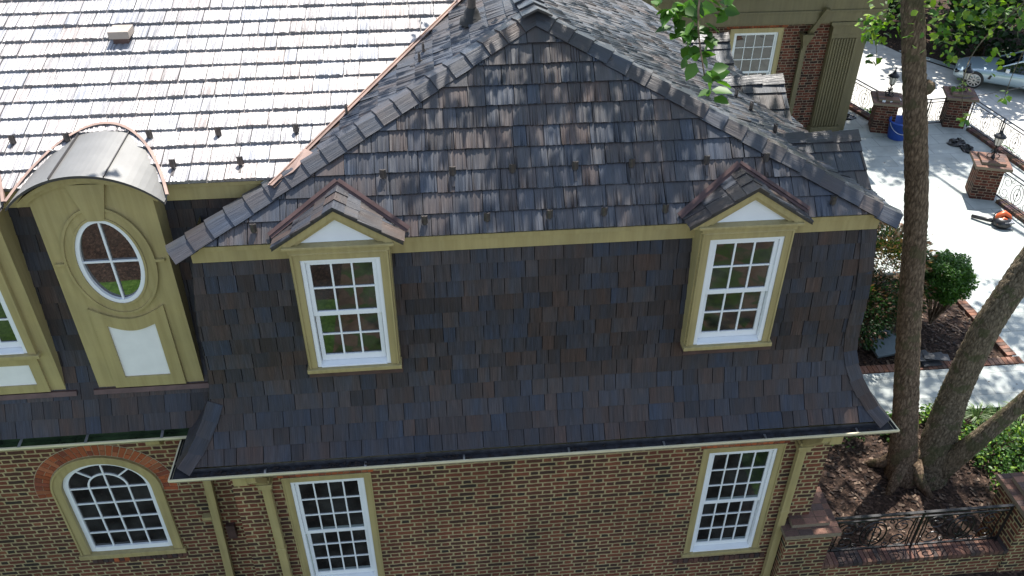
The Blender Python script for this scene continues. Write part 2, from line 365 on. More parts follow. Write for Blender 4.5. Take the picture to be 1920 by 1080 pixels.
# ---- front pavilion brick wall with openings
def wall(mb, x0, x1, z0, z1, y, holes, yb=None):
    xs = sorted({x0, x1, *[h[0] for h in holes], *[h[1] for h in holes]}); zs = sorted({z0, z1, *[h[2] for h in holes], *[h[3] for h in holes]})
    for i in range(len(xs)-1):
        for j in range(len(zs)-1):
            cx, cz = (xs[i]+xs[i+1])/2, (zs[j]+zs[j+1])/2
            if any(h[0] < cx < h[1] and h[2] < cz < h[3] for h in holes): continue
            mb.poly([(xs[i], y, zs[j]), (xs[i+1], y, zs[j]), (xs[i+1], y, zs[j+1]), (xs[i], y, zs[j+1])])
    for h in holes:
        d = .14
        mb.poly([(h[0], y, h[2]), (h[0], y, h[3]), (h[0], y+d, h[3]), (h[0], y+d, h[2])]); mb.poly([(h[1], y, h[3]), (h[1], y, h[2]), (h[1], y+d, h[2]), (h[1], y+d, h[3])])
        mb.poly([(h[0], y, h[3]), (h[1], y, h[3]), (h[1], y+d, h[3]), (h[0], y+d, h[3])]); mb.poly([(h[1], y, h[2]), (h[0], y, h[2]), (h[0], y+d, h[2]), (h[1], y+d, h[2])])
LW = 2.789; LT, LB = -.775, -2.93
hs = [(s*LW-.475-.1, s*LW+.475+.1, LB-.1, LT+.11) for s in (-1, 1)]
b = MB(); wall(b, -W, W, -5, .1, 0, hs)
b.poly([(W, 0, -5), (W-1.15, 9, -5), (W-1.15, 9, .1), (W, 0, .1)]); b.poly([(-W, .62, -5), (-W, 0, -5), (-W, 0, .1), (-W, .62, .1)])
o = b.build('wall', 'brick', house)
b = MB()
# arched window geometry on left block
ax, aw, asz, ab = -5.87, .585, -1.33, -2.67   # centre, half width of white frame, spring, bottom
CW = .14
def arcpts(cx, cz, rx, rz, y, n=24, a0=0, a1=math.pi): return [V((cx+rx*math.cos(a0+(a1-a0)*i/n), y, cz+rz*math.sin(a0+(a1-a0)*i/n))) for i in range(n+1)]
RZ = .52
LY = .62
oc = arcpts(ax, asz, aw+CW-.01, RZ+CW-.01, LY, 24)     # opening outline right->left over the top
for i in range(24):
    p, q = oc[i], oc[i+1]; b.poly([q, p, (p.x, LY, .1), (q.x, LY, .1)])
b.poly([(-9, LY, -5), (oc[-1].x, LY, -5), (oc[-1].x, LY, .1), (-9, LY, .1)]); b.poly([(oc[0].x, LY, -5), (-W, LY, -5), (-W, LY, .1), (oc[0].x, LY, .1)])
b.poly([(oc[-1].x, LY, -5), (oc[0].x, LY, -5), (oc[0].x, LY, ab-.09), (oc[-1].x, LY, ab-.09)])
b.build('wall', 'brick', house)
# modelled bricks: arches, jack arches, sills
RED = [(.31, .082, .03), (.36, .10, .038), (.27, .072, .03), (.20, .058, .032), (.32, .11, .05)]
DRK = [(.075, .04, .03), (.06, .038, .032), (.10, .048, .034), (.045, .033, .03)]
b = MB(); mo = MB(); n = 34
for i in range(n):
    a0 = -.12+(math.pi+.24)*i/n; a1 = -.12+(math.pi+.24)*(i+1)/n-.014
    for r0, r1 in (((0, .085), (.094, .19)) if i % 2 else ((0, .19),)):
        P = []
        for a, r in ((a0, r0), (a1, r0), (a1, r1), (a0, r1)):
            P.append((ax+(aw+CW+.015+r)*math.cos(a), asz+(RZ+CW+.015+r)*math.sin(a)))
        c = rs.choice(RED); k = rs.uniform(.8, 1.2); b.prism([(p[0], LY-.012, p[1]) for p in P], (0, .03, 0), tuple(x*k for x in c))
arch = b.build('brick_arch', 'unit_brick', house)
for i in range(40):
    a0 = -.14+(math.pi+.28)*i/40; a1 = -.14+(math.pi+.28)*(i+1)/40
    mo.poly([(ax+(aw+CW+r)*math.cos(a), LY-.004, asz+(RZ+CW+r)*math.sin(a)) for a, r in ((a0, 0), (a1, 0), (a1, .215), (a0, .215))])
mo.build('mortar_joint', 'mortar', arch)
def brick_row(x0, x1, z0, z1, y, pal, splay=0, bw=.075, tilt=0, name='brick_lintel'):
    b = MB(); n = round((x1-x0)/bw); w_ = (x1-x0)/n; cx = (x0+x1)/2
    for i in range(n):
        xa, xb = x0+i*w_+.005, x0+(i+1)*w_-.005; c = rs.choice(pal); k = rs.uniform(.8, 1.25); f = 1+splay
        b.prism([(xa, y, z0), (xb, y, z0), (cx+(xb-cx)*f, y-tilt, z1), (cx+(xa-cx)*f, y-tilt, z1)], (0, .03, 0), tuple(x*k for x in c))
    b.build(name, 'unit_brick', house)
for s in (-1, 1):
    brick_row(s*LW-.61, s*LW+.61, LT+.115, LT+.33, -.008, RED, .12)
    brick_row(s*LW-.72, s*LW+.7, LB-.22, LB-.125, -.02, DRK, 0, .078, name='brick_sill')
brick_row(ax-.62, ax+.75, ab-.22, ab-.12, LY-.02, DRK+RED[:1], 0, .078, name='brick_sill')
# ---- windows
def sash(mb, x0, x1, z0, z1, y, cols, rows, st=.045, mu=.02, bot=.06, top=.045, d=.03):
    mb.box(x0, x0+st, y, y+d, z0, z1); mb.box(x1-st, x1, y, y+d, z0, z1); mb.box(x0+st, x1-st, y, y+d, z0, z0+bot); mb.box(x0+st, x1-st, y, y+d, z1-top, z1)
    gx0, gx1, gz0, gz1 = x0+st, x1-st, z0+bot, z1-top
    for i in range(1, cols): x = gx0+(gx1-gx0)*i/cols; mb.box(x-mu/2, x+mu/2, y+.003, y+d-.004, gz0, gz1)
    for j in range(1, rows):
        z = gz0+(gz1-gz0)*j/rows
        for i in range(cols):
            xa = gx0+(gx1-gx0)*i/cols+(mu/2 if i else 0); xb = gx0+(gx1-gx0)*(i+1)/cols-(mu/2 if i < cols-1 else 0); mb.box(xa, xb, y+.004, y+d-.005, z-mu/2, z+mu/2)
    return (gx0, gx1, gz0, gz1)
def dh_window(xc, hw, z0, z1, y, cols, rows, parent, casing=.09, cas_side=None, casd=.03, sill=.09):
    """double-hung: casing outside, white frame, upper sash proud, lower sash set back"""
    b = MB(); j = .045
    x0, x1 = xc-hw, xc+hw
    b.box(x0, x0+j, y-.005, y+.1, z0, z1); b.box(x1-j, x1, y-.005, y+.1, z0, z1); b.box(x0+j, x1-j, y-.005, y+.1, z1-.035, z1)
    b.hexa([(x0+j, y-.015, z0), (x1-j, y-.015, z0), (x1-j, y+.1, z0), (x0+j, y+.1, z0), (x0+j, y-.015, z0+.02), (x1-j, y-.015, z0+.02), (x1-j, y+.1, z0+.055), (x0+j, y+.1, z0+.055)])
    win = b.build('window', 'white', parent, (xc, y, z0), bevel=.003)
    mid = (z0+z1)/2+.0; s1 = MB(); g1 = sash(s1, x0+j+.002, x1-j-.002, mid-.02, z1-.037, y+.018, cols, rows); s1.build('sash', 'white', win, bevel=.002)
    s2 = MB(); g2 = sash(s2, x0+j+.01, x1-j-.01, z0+.05, mid+.012, y+.058, cols, rows, bot=.08, top=.035); s2.build('sash', 'white', win)
    for g, yy in ((g1, y+.036), (g2, y+.076)):
        p = MB(); p.box(g[0]-.004, g[1]+.004, yy, yy+.006, g[2]-.004, g[3]+.004); p.build('pane', 'glass', win)
        if cols == 4 and parent == house: p = MB(); p.box(g[0], g[1], yy-.004, yy-.001, g[2], g[2]+.045); p.build('inner_sill_strip', 'slip', win)  # strip before the opaque pane, standing in for the sill inside
    c = MB(); cs = casing
    c.box(x0-cs, x0-.001, y-casd, y+.08, z0-.001, z1+cs); c.box(x1+.001, x1+cs, y-casd, y+.08, z0-.001, z1+cs); c.box(x0-.001, x1+.001, y-casd, y+.08, z1+.001, z1+cs)
    c.box(x0-cs, x0-cs+.02, y-casd-.012, y-casd-.001, z0, z1+cs); c.box(x1+cs-.02, x1+cs, y-casd-.012, y-casd-.001, z0, z1+cs); c.box(x0-cs+.02, x1+cs-.02, y-casd-.012, y-casd-.001, z1+cs-.02, z1+cs)
    c.box(x0-cs-.03, x1+cs+.03, y-casd-.035, y+.1, z0-.055, z0-.002)
    c.build('casing', 'olive', win, bevel=.004)
    return win
for s in (-1, 1): dh_window(s*LW, .475, LB, LT, .02, 4, 3, house, .1, casd=.018)
# arched window: frame, muntins, panes
def ring_band(mb, cx, cz, r0x, r0z, r1x, r1z, y0, y1, n=32, a0=0, a1=math.pi):
    for i in range(n):
        A = a0+(a1-a0)*i/n; B = a0+(a1-a0)*(i+1)/n
        q = [(cx+r0x*math.cos(A), cz+r0z*math.sin(A)), (cx+r1x*math.cos(A), cz+r1z*math.sin(A)), (cx+r1x*math.cos(B), cz+r1z*math.sin(B)), (cx+r0x*math.cos(B), cz+r0z*math.sin(B))]
        f = [(x, y0, z) for x, z in q]; k = [(x, y1, z) for x, z in q]
        mb.poly(f); mb.poly([k[3], k[2], k[1], k[0]]); mb.poly((f[1], k[1], k[2], f[2])); mb.poly((f[0], f[3], k[3], k[0]))
b = MB(); y = LY+.02
ring_band(b, ax, asz, aw-.07, RZ-.07, aw, RZ, y, y+.06); b.box(ax-aw, ax-aw+.07, y, y+.06, ab, asz); b.box(ax+aw-.07, ax+aw, y, y+.06, ab, asz); b.box(ax-aw+.07, ax+aw-.07, y-.005, y+.06, ab, ab+.09)
win = b.build('window', 'white', house, (ax, y, ab), bevel=.003)
b = MB(); iw = aw-.07; yy = y+.012
for i in (-1, 0, 1):
    x = ax+i*iw/2; b.box(x-.011, x+.011, yy, yy+.025, ab+.09, asz+(RZ-.075 if i == 0 else 0))
for k in range(4):
    z = asz-.001-(asz-ab-.09)*k/4+ (0 if k else 0)
    for i in range(4): b.box(ax-iw+iw*i/2+.011*(i > 0), ax-iw+iw*(i+1)/2-.011*(i < 3), yy+.002, yy+.023, z-.022, z)
ring_band(b, ax, asz, iw/2-.012, .245, iw/2+.012, .27, yy+.001, yy+.024, 20)
for a in (R(48), R(132)): b.bar((ax+iw/2*math.cos(a), yy+.012, asz+.26*math.sin(a)), (ax+(aw-.07)*math.cos(a), yy+.012, asz+(RZ-.07)*math.sin(a)), .02, .02, (0, 1, 0))
b.build('muntin', 'white', win)
b = MB(); pts = arcpts(ax, asz, aw-.03, RZ-.03, y+.03)+[V((ax-aw+.03, y+.03, ab+.03)), V((ax+aw-.03, y+.03, ab+.03))]; b.prism(pts, (0, .006, 0)); b.build('pane', 'glass', win)
b = MB(); ring_band(b, ax, asz, aw+.002, RZ+.002, aw+CW, RZ+CW, LY-.03, LY+.08); ring_band(b, ax, asz, aw+CW-.03, RZ+CW-.03, aw+CW, RZ+CW, LY-.045, LY-.031)
for s in (-1, 1):
    x0, x1 = sorted((ax+s*(aw+.002), ax+s*(aw+CW))); b.box(x0, x1, LY-.03, LY+.08, ab, asz)
    x0, x1 = sorted((ax+s*(aw+CW-.03), ax+s*(aw+CW))); b.box(x0, x1, LY-.045, LY-.031, ab, asz)
b.box(ax-aw-CW-.03, ax+aw+CW+.03, LY-.06, LY+.08, ab-.09, ab-.002); b.build('casing', 'olive', win, bevel=.004)
# ---- mansard: profiles given as (depth behind wall, z), bottom to top
PF = [(-.40, .06), (-.29, .17), (-.14, .40), (-.03, .62), (.045, .86), (.075, 1.15), (.085, 1.5), (.11, 1.98), (.15, 2.35), (.19, 2.66)]
PL = [(.25, .10), (.385, .38), (.50, .60), (.59, .85), (.63, 1.1), (.675, 1.5), (.72, 2.05), (.77, 2.6), (.82, 3.16)]
def prof(P):
    Q = []
    for i in range(len(P)-1):
        p0, p1, p2, p3 = [P[max(0, min(len(P)-1, i+k))] for k in (-1, 0, 1, 2)]
        for j in range(4):
            t = j/4; Q.append(tuple(.5*(2*p1[k]+(-p0[k]+p2[k])*t+(2*p0[k]-5*p1[k]+4*p2[k]-p3[k])*t*t+(-p0[k]+3*p1[k]-3*p2[k]+p3[k])*t**3) for k in (0, 1)))
    P = Q+[P[-1]]
    S = [0]
    for a, b_ in zip(P, P[1:]): S.append(S[-1]+math.hypot(b_[0]-a[0], b_[1]-a[1]))
    def at(s):
        s = max(0, min(S[-1], s))
        for i in range(len(P)-1):
            if s <= S[i+1]+1e-9:
                t = (s-S[i])/(S[i+1]-S[i]); return P[i][0]+(P[i+1][0]-P[i][0])*t, P[i][1]+(P[i+1][1]-P[i][1])*t
        return P[-1]
    return at, S[-1]
fp, FS = prof(PF); lp, LS = prof(PL)
def psurf(at, S):
    def f(u, s):
        d, z = at(s); d2, z2 = at(min(S, s+.05)); d1, z1 = at(max(0, s-.05)); ty, tz = d2-d1, z2-z1; L = math.hypot(ty, tz)
        return V((u, d, z)), V((0, -tz/L, ty/L))
    return f
def mans_hp(at, xl, xr):
    def h(s0, s1):
        d0, d1 = at(s0)[0], at(s1)[0]; out = []
        out += hp_from_pts([(xr(d0), s0), (xr(d1), s1)])[:1] if xr else []
        if xl: out += hp_from_pts([(xl(d1), s1), (xl(d0), s0)])[:1]
        return out
    return h
def solid(mb, at, S, xl, xr, n=24):
    for i in range(n):
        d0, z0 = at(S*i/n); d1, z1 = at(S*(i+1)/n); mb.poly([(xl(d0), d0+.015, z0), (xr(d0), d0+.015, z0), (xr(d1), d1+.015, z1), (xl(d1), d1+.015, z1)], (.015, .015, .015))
E_M = FS/13
b = MB(); shakes(b, psurf(fp, FS), mans_hp(fp, lambda d: -W+d, lambda d: W-d), 0, FS, -W-.5, W+.5, e=E_M, t=.018, gap=.008); solid(b, fp, FS, lambda d: -W+d, lambda d: W-d)
b.build('mansard_roof', 'shake_wall', house)
b = MB(); shakes(b, psurf(lp, LS), mans_hp(lp, None, lambda d: -2.9 if d > .74 else -3.84 if d > .33 else -4.12), 0, LS, -9.2, -2.9, e=LS/14, t=.016); solid(b, lp, LS, lambda d: -9.2, lambda d: -2.9 if d > .74 else -3.84 if d > .33 else -4.12)
b.build('mansard_roof', 'shake_wall', house)
def SH(y): return .129*max(0, y-.1)
for sg in (1, -1):   # returns on the right and left sides of the pavilion
    def sf(u, s, sg=sg):
        p, n = psurf(fp, FS)(u, s); return V((sg*(W-p.y)-(SH(p.x) if sg > 0 else 0), p.x, p.z)), V((sg*(-n.y), 0, n.z))
    b = MB(); ymax = 7.5 if sg > 0 else .95
    shakes(b, sf if sg > 0 else (lambda u, s: sf(u, s)), (lambda s0, s1: hp_from_pts([(fp(s1)[0], s1), (fp(s0)[0], s0)])[:1]+[(-1, 0, ymax)]), 0, FS, -.6, ymax, e=E_M, t=.016)
    for i in range(20):
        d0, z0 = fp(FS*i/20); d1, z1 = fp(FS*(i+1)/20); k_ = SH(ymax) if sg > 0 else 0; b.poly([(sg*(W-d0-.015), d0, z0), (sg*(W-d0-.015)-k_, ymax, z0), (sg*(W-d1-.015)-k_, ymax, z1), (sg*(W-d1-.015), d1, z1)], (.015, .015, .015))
    b.build('mansard_roof', 'shake_wall', house)
# caps on the mansard hips
for sg in (1, -1):
    b = MB(); k = 14
    for i in range(k if sg > 0 else 4):
        s0, s1 = FS*i/k, FS*(i+1)/k; (d0, z0), (d1, z1) = fp(s0), fp(s1)
        nA = psurf(fp, FS)(0, (s0+s1)/2)[1]; nB = V((sg*-nA.y, 0, nA.z)); A = V((sg*(W-d0), d0, z0)); B = V((sg*(W-d1), d1, z1)); d = (B-A).normalized()
        dA = V((-sg, 0, 0)); dA = dA-d*dA.dot(d); dB = V((0, 1, 0)); dB = dB-d*dB.dot(d)
        capline(b, A, B, nA, nB, dA, dB, wd=.16, L=(B-A).length, t=.014, lift=.02) if sg > 0 else capline(b, A, B, nB, nA, dB, dA, wd=.16, L=(B-A).length, t=.014, lift=.02)
    b.build('hip_cap', 'shake_wall', house)
# fascia band under the upper roof
b = MB(); b.box(-EX+.12, EX-.10, .145, .3, 2.64, 2.845); b.box(-EX+.1, EX-.08, .125, .144, 2.79, 2.846)
b.poly([(EX-.10, .145, 2.64), (EX-.10-SH(7.5), 7.5, 2.64), (EX-.10-SH(7.5), 7.5, 2.845), (EX-.10, .145, 2.845)])
b.poly([(-EX+.12, .9, 2.64), (-EX+.12, .145, 2.64), (-EX+.12, .145, 2.845), (-EX+.12, .9, 2.845)])
b.build('fascia', 'olive', house, bevel=.004)
b = MB(); b.box(-9.2, -2.6, .70, .86, 3.10, 3.325); b.box(-9.2, -2.6, .675, .699, 3.27, 3.325); b.build('fascia', 'olive', house, bevel=.004)
# ---- upper roofs
ER0, ER1 = V((3.95, .10, ZE)), V((3.42, 4.2, ZE))
nR = (ER1-ER0).cross(AP-ER0).normalized()
if nR.z < 0: nR = -nR
sL = (AP.z-ZE)/(AP.x+EX); nL = V((-sL, 0, 1)).normalized(); nF = V((0, -SF, 1)).normalized()
nM = V((0, -.344, 1)).normalized(); M0 = V((-2.8, .61, 3.36))
CFR, CFL = V((3.95, YE, ZE)), V((-EX, YE, ZE))
def pline(p, d, q, n):   # point on line p+td with plane through q normal n
    return p+d*((q-p).dot(n)/d.dot(n))
ridge_d = nL.cross(nR); ridge_d = ridge_d if ridge_d.y > 0 else -ridge_d; ridge_d.normalize()
RB = AP+ridge_d*7
b = MB(); planar_field(b, (0, YE, ZE), (1, 0, 0), (0, 1, SF), [CFL, CFR, AP], e=.237, t=.027, gap=.008, jag=.45)
b.build('hip_roof', 'shake', house)
ed = (ER1-ER0).normalized(); EB = ER0+ed*6.4; BK = V((1.2, 8.2, 4.1)); 
def onR(x, y): return V((x, y, AP.z-(nR.x*(x-AP.x)+nR.y*(y-AP.y))/nR.z))
BE = onR(2.62, 6.5); BR = AP+ridge_d*7.5; EBk = ER0+ed*5.3
b = MB(); planar_field(b, ER0, ed, AP-ER0, [ER0, EBk, BR, AP], e=.237, t=.024, jag=.45)
b.build('hip_roof', 'shake', house)
# left slope, cut by the valley
vd = nL.cross(nM); vd = vd if vd.y > 0 else -vd; vd.normalize()
VB = pline(V((-2.8, .61, 3.36)), V((1, 0, 0)), AP, nL); VT = VB+vd*((AP.z-VB.z)/vd.z)
EL = V((-EX, .95, ZE)); VL = V((VB.x, .95, VB.z))
b = MB(); planar_field(b, CFL, (0, -1, 0), AP-V((-EX, AP.y, ZE)), [CFL+(AP-CFL)*.30, AP, pline(VB, vd, AP, nR), VB], e=.237, t=.024, jag=.45)
b.build('hip_roof', 'shake', house)
b = MB(); planar_field(b, (-9.3, .61, 3.36), (1, 0, 0), (0, 1, .344), [V((-9.3, .61, 3.36)), VB, VT, V((-9.3, VT.y, VT.z))], e=.262, t=.034, gap=.009, jag=.25)
b.build('main_roof', 'shake_main_glare', house)
for (a, bb, n1, n2, s_) in ((CFR+V((.05, -.05, -.03)), AP, nF, nR, 1), (CFL+V((-.06, -.05, -.03)), AP, nL, nF, -1)):
    d = (bb-a).normalized(); dF = V((-1, 0, 0))*(1 if s_ > 0 else -1); dF = dF-d*dF.dot(d); dS = V((0, 1, 0)); dS = dS-d*dS.dot(d); 
    dF = nF.cross(d); dF = dF if dF.x*s_ < 0 else -dF; nS = nR if s_ > 0 else nL; dS = nS.cross(d); dS = dS if dS.y > 0 else -dS
    b = MB(); 
    if s_ > 0: capline(b, a, bb, nF, nR, dF, dS, wd=.15, L=.245, t=.03, lift=.02)
    else: capline(b, a, bb, nL, nF, dS, dF, wd=.15, L=.245, t=.03, lift=.02)
    b.build('hip_cap', 'shake', house)
b = MB(); dl = nL.cross(ridge_d); dl = dl if dl.x < 0 else -dl; dr = nR.cross(ridge_d); dr = dr if dr.x > 0 else -dr
capline(b, AP-ridge_d*.16, AP+ridge_d*6, nR, nL, dr, dl, wd=.155, L=.245, t=.035, lift=.05); b.build('ridge_cap', 'shake', house)
# valley flashing
b = MB(); a_, c_ = VB-vd*.15, VT; sdL = nL.cross(vd); sdL = sdL if sdL.x > 0 else -sdL; sdM = nM.cross(vd); sdM = sdM if sdM.x < 0 else -sdM
for sd, nn, ww in ((sdL, nL, .075), (sdM, nM, .03)):
    q = [a_+nn*.042, a_+sd*ww+nn*.036, c_+sd*ww+nn*.036, c_+nn*.042]; b.poly(q if sd is sdM else q[::-1]); b.poly([p-nn*.03 for p in q])
b.bar(a_+V((0, 0, .05)), c_+V((0, 0, .05)), .018, .02)
vf = b.build('valley_flashing', 'copper', house)
# crumpled apron at the valley foot
b = MB(); f0 = VB+V((-.0, -.06, .02)); P = [f0, f0+V((.16, .02, .075)), f0+V((.36, .26, .17)), f0+V((.27, .36, .17)), f0+V((.1, .16, .05))]; b.prism(P, (0, 0, .008)); b.build('flashing_apron', 'copper', house)
# ---- snow guards (each a part; the U tab stands on a strap)
def guard(sl):
    b = MB(); n = 8; H = .09
    for i in range(n):
        a0, a1 = math.pi*(i/n), math.pi*((i+1)/n); r = .027
        p = [V((r*math.cos(a), -.028*math.sin(a), z)) for a, z in ((a0, -.01), (a1, -.01), (a1, H), (a0, H))]; b.poly(p); q = [V((x.x*.86, x.y*.86, x.z)) for x in p]; b.poly(q[::-1]); b.poly((p[3], p[2], q[2], q[3]))
    b.box(-.034, .034, -.004, .003, -.01, H-.005)
    d = V((0, -math.cos(sl), -math.sin(sl))); b.obox(d*.06+V((0, 0, -.005)), (.015, 0, 0), d*.08, d.cross(V((1, 0, 0)))*.002); return b
GP = {}
def place_guard(x, y, z, nrm):
    nrm = V(nrm).normalized(); k = round(nrm.z, 2)
    if k not in GP: GP[k] = guard(math.acos(nrm.z)).build('snow_guard', 'guard', house, (0, 0, 0)); o = GP[k]
    else: o = GP[k].copy(); sc.collection.objects.link(o); o.parent = house
    o.location = V((x, y, z))-wl(house)+nrm*.03
    o.rotation_euler = (0, 0, math.atan2(nrm.y, nrm.x)+math.pi/2)
for x in (-1.72, -.97, -.32, .37, 1.0, 1.84, 2.52): place_guard(x, .57, ZE+SF*(.57-YE), nF)
for x in (-3.1, -1.3, -.63, .05, .65, 1.33, 3.23): place_guard(x, .2, ZE+SF*(.2-YE), nF)
for x in (-6.6, -5.72, -5.15, -4.27, -3.53, -2.68): place_guard(x, 1.25, 3.36+.344*.64, nM)
for x in (-3.96, -3.25): place_guard(x, .82, 3.36+.344*.21, nM)
for x, y in ((-1.2, 2.2), (-1.25, 1.95), (-2.1, 1.45)): place_guard(x, y, AP.z+sL*(x-AP.x), nL)
for t in (.9, 1.5, 1.9, 2.45, 3.1): 
    p = onR(3.0-.165*t, t+.35); place_guard(p.x, p.y, p.z, nR)
# plumbing vent and box vent
b = MB(); vb = V((-.63, 2.45, AP.z+sL*(-.63-AP.x)+.02)); b.tube([vb, vb+V((0, 0, .6))], .052, 16); vp = b.build('vent_pipe', 'guard', house, vb, smooth=False)
b = MB(); b.rev([(.15, -.03), (.14, .03), (.1, .05), (.085, .12), (.06, .15), (.055, .16)], vb, 20); b.build('boot', 'rubber', vp, smooth=True)
b = MB(); q = V((-4.83, 2.8, 3.36+.344*2.19)); b.box(q.x-.12, q.x+.12, q.y-.1, q.y+.15, q.z+.07, q.z+.16); b.box(q.x-.09, q.x+.09, q.y-.06, q.y+.1, q.z-.02, q.z+.07, mi=1); simple('vent_tan', (.30, .25, .21), .5); b.build('roof_vent', ['vent_tan', 'copper_dark'], house, bevel=.006)
# ---- gabled dormers
def gable_roof(parent, xc, tip_y, back, peak=3.41, tipz=2.955, hwid=.68):
    b = MB()
    for s in (-1, 1):
        T = V((xc+s*hwid, tip_y, tipz)); K = V((xc, tip_y, peak)); KB = V((xc, YE+(peak-ZE)/SF, peak)); TB = V((xc+s*hwid, YE+(tipz-ZE)/SF, tipz))
        planar_field(b, T, (0, -s*1, 0) if s > 0 else (0, 1, 0), K-T, [T, K, KB, TB], e=.25, t=.018) if s < 0 else planar_field(b, TB, (0, 1, 0), K-T, [T, K, KB, TB], e=.25, t=.018)
    return b
def gdormer(xc):
    y = -.09; hw = .53
    b = MB(); b.box(xc-hw+.004, xc+hw-.004, y+.088, .4, 1.20, 2.86); b.box(xc-hw+.004, xc-hw+.018, y+.012, y+.087, 1.2, 2.86); b.box(xc+hw-.018, xc+hw-.004, y+.012, y+.087, 1.2, 2.86); dm = b.build('dormer', 'olive', house, (xc, y, 1.2))
    # entablature and raking cornice
    b = MB(); b.box(xc-hw-.0, xc+hw, y-.03, .2, 2.86, 2.93); b.box(xc-hw-.05, xc+hw+.05, y-.07, .2, 2.932, 2.965); b.build('cornice', 'olive', dm, bevel=.005)
    b = MB()
    for s in (-1, 1):
        for d0, d1, yy in ((0.0, .085, -.125), (0.085, .13, -.10)):
            P = [(xc+s*.66, 2.945-d0*.0), (xc, 3.395-d0), (xc, 3.395-d1), (xc+s*(.66-(d1)*1.5), 2.945+.0)]
            if d0: P = [(xc+s*(.66-d0*1.5), 2.947), (xc, 3.395-d0-.001), (xc, 3.395-d1), (xc+s*(.66-d1*1.5), 2.947)]
            pts = [(p[0], yy, p[1]-.014) for p in P]; b.prism(pts if s < 0 else pts[::-1], (0, .055, 0))
    b.build('raking_trim', 'olive', dm)
    b = MB(); b.prism([(xc-.5, -.06, 2.966), (xc+.5, -.06, 2.966), (xc, -.06, 3.30)], (0, .02, 0)); b.build('pediment', 'white', dm)
    # gable shakes
    b = MB(); pk, tz, hwid, fy = 3.405, 2.955, .68, -.14; pb = 3.31
    for s in (-1, 1):
        T = V((xc+s*hwid, fy, tz)); K = V((xc, fy, pk)); KB = V((xc, YE+(pb-ZE)/SF-.02, pb)); TB = V((xc+s*hwid, YE+(tz-.05-ZE)/SF, tz-.05))
        O = T; du = (KB-K)*s
        planar_field(b, O, du, K-T, [T, TB, KB, K], e=.27, t=.018)
        b.poly([T, K, K-V((0, 0, .03)), T-V((0, 0, .03))], (.03, .03, .03))
    nn = V((0, 0, 1)); nA = V((-(pk-tz), 0, hwid)).normalized(); nB = V(((pk-tz), 0, hwid)).normalized()
    capline(b, V((xc, fy-.02, pk)), V((xc, .50, pb)), nB, nA, V((hwid, 0, tz-pk)), V((-hwid, 0, tz-pk)), wd=.12, L=.25, t=.02, lift=.012)
    b.build('dormer_roof', 'shake', dm)
    b = MB()
    for s in (-1, 1):   # step flashing where it dies into the slope
        lo = V((xc+s*(hwid+.04), YE+(tz-ZE)/SF-.02, tz+.02)); lo = V((xc+s*(hwid+.04), -.06, 2.93)); lo = V((xc+s*(hwid+.05), YE+.04, ZE+.07)); hi = V((xc, YE+(pb-ZE)/SF, pb+.03)); d = (hi-lo).normalized(); sd = nF.cross(d).normalized()
        b.obox((lo+hi)/2+nF*.025, d*(hi-lo).length/2, sd*.038, nF*.005)
        b.bar(lo+nF*.03, hi+nF*.035, .010, .022, tuple(nF))
    b.build('step_flashing', 'copper_dark', dm)
    wn = dh_window(xc, .42, 1.268, 2.77, y, 3, 2, house, .09, casd=.02)
    b = MB(); b.box(xc-hw+.0, xc+hw+.02, y-.02, .2, 1.13, 1.199); b.build('apron_flashing', 'copper_dark', dm)
    return dm
for s in (-1, 1): gdormer(s*2.209)
# right-hand side dormers: small gables facing the terrace
for k, (xr, yr, zr) in enumerate(((3.84, 1.18, 3.33), (3.52, 2.88, 3.33), (3.25, 4.45, 3.33))):
    b = MB(); hwid, drop = .62, .42; pe = V((xr+.02, yr, zr))
    nx = lambda p: pline(p, V((-1, 0, 0)), AP, nR)
    for s in (-1, 1):
        T = pe+V((.03*s*0, s*hwid, -drop)); KB, TB = nx(pe), nx(T); TB.x = min(TB.x, T.x-.03); KB.x = min(KB.x, pe.x-.1)
        du = V((1, 0, 0)) if s < 0 else V((-1, 0, 0))
        planar_field(b, T, du, pe-T, [T, pe, KB, TB] if s > 0 else [T, pe, KB, TB], e=.25, t=.02)
        b.poly([T, pe, pe-V((0, 0, .05)), T-V((0, 0, .05))], (.03, .03, .03))
    nA = V((0, -drop, hwid)).normalized(); nB = V((0, drop, hwid)).normalized(); nA, nB = V((0, -drop, hwid)).normalized(), V((0, drop, hwid)).normalized()
    capline(b, pe, nx(pe), nA, nB, V((0, -hwid, -drop)), V((0, hwid, -drop)), wd=.13, L=.3, t=.03, lift=.02)
    b2 = MB(); b2.prism([(xr-.2, yr-.5, 1.2), (xr-.2, yr+.5, 1.2), (xr-.2, yr+.5, zr-drop-.02), (xr-.2, yr, zr-.08), (xr-.2, yr-.5, zr-drop-.02)], (.14, 0, 0)); dm = b2.build('dormer', 'olive', house, (xr, yr, 1.2))
    b.build('dormer_roof', 'shake', dm)
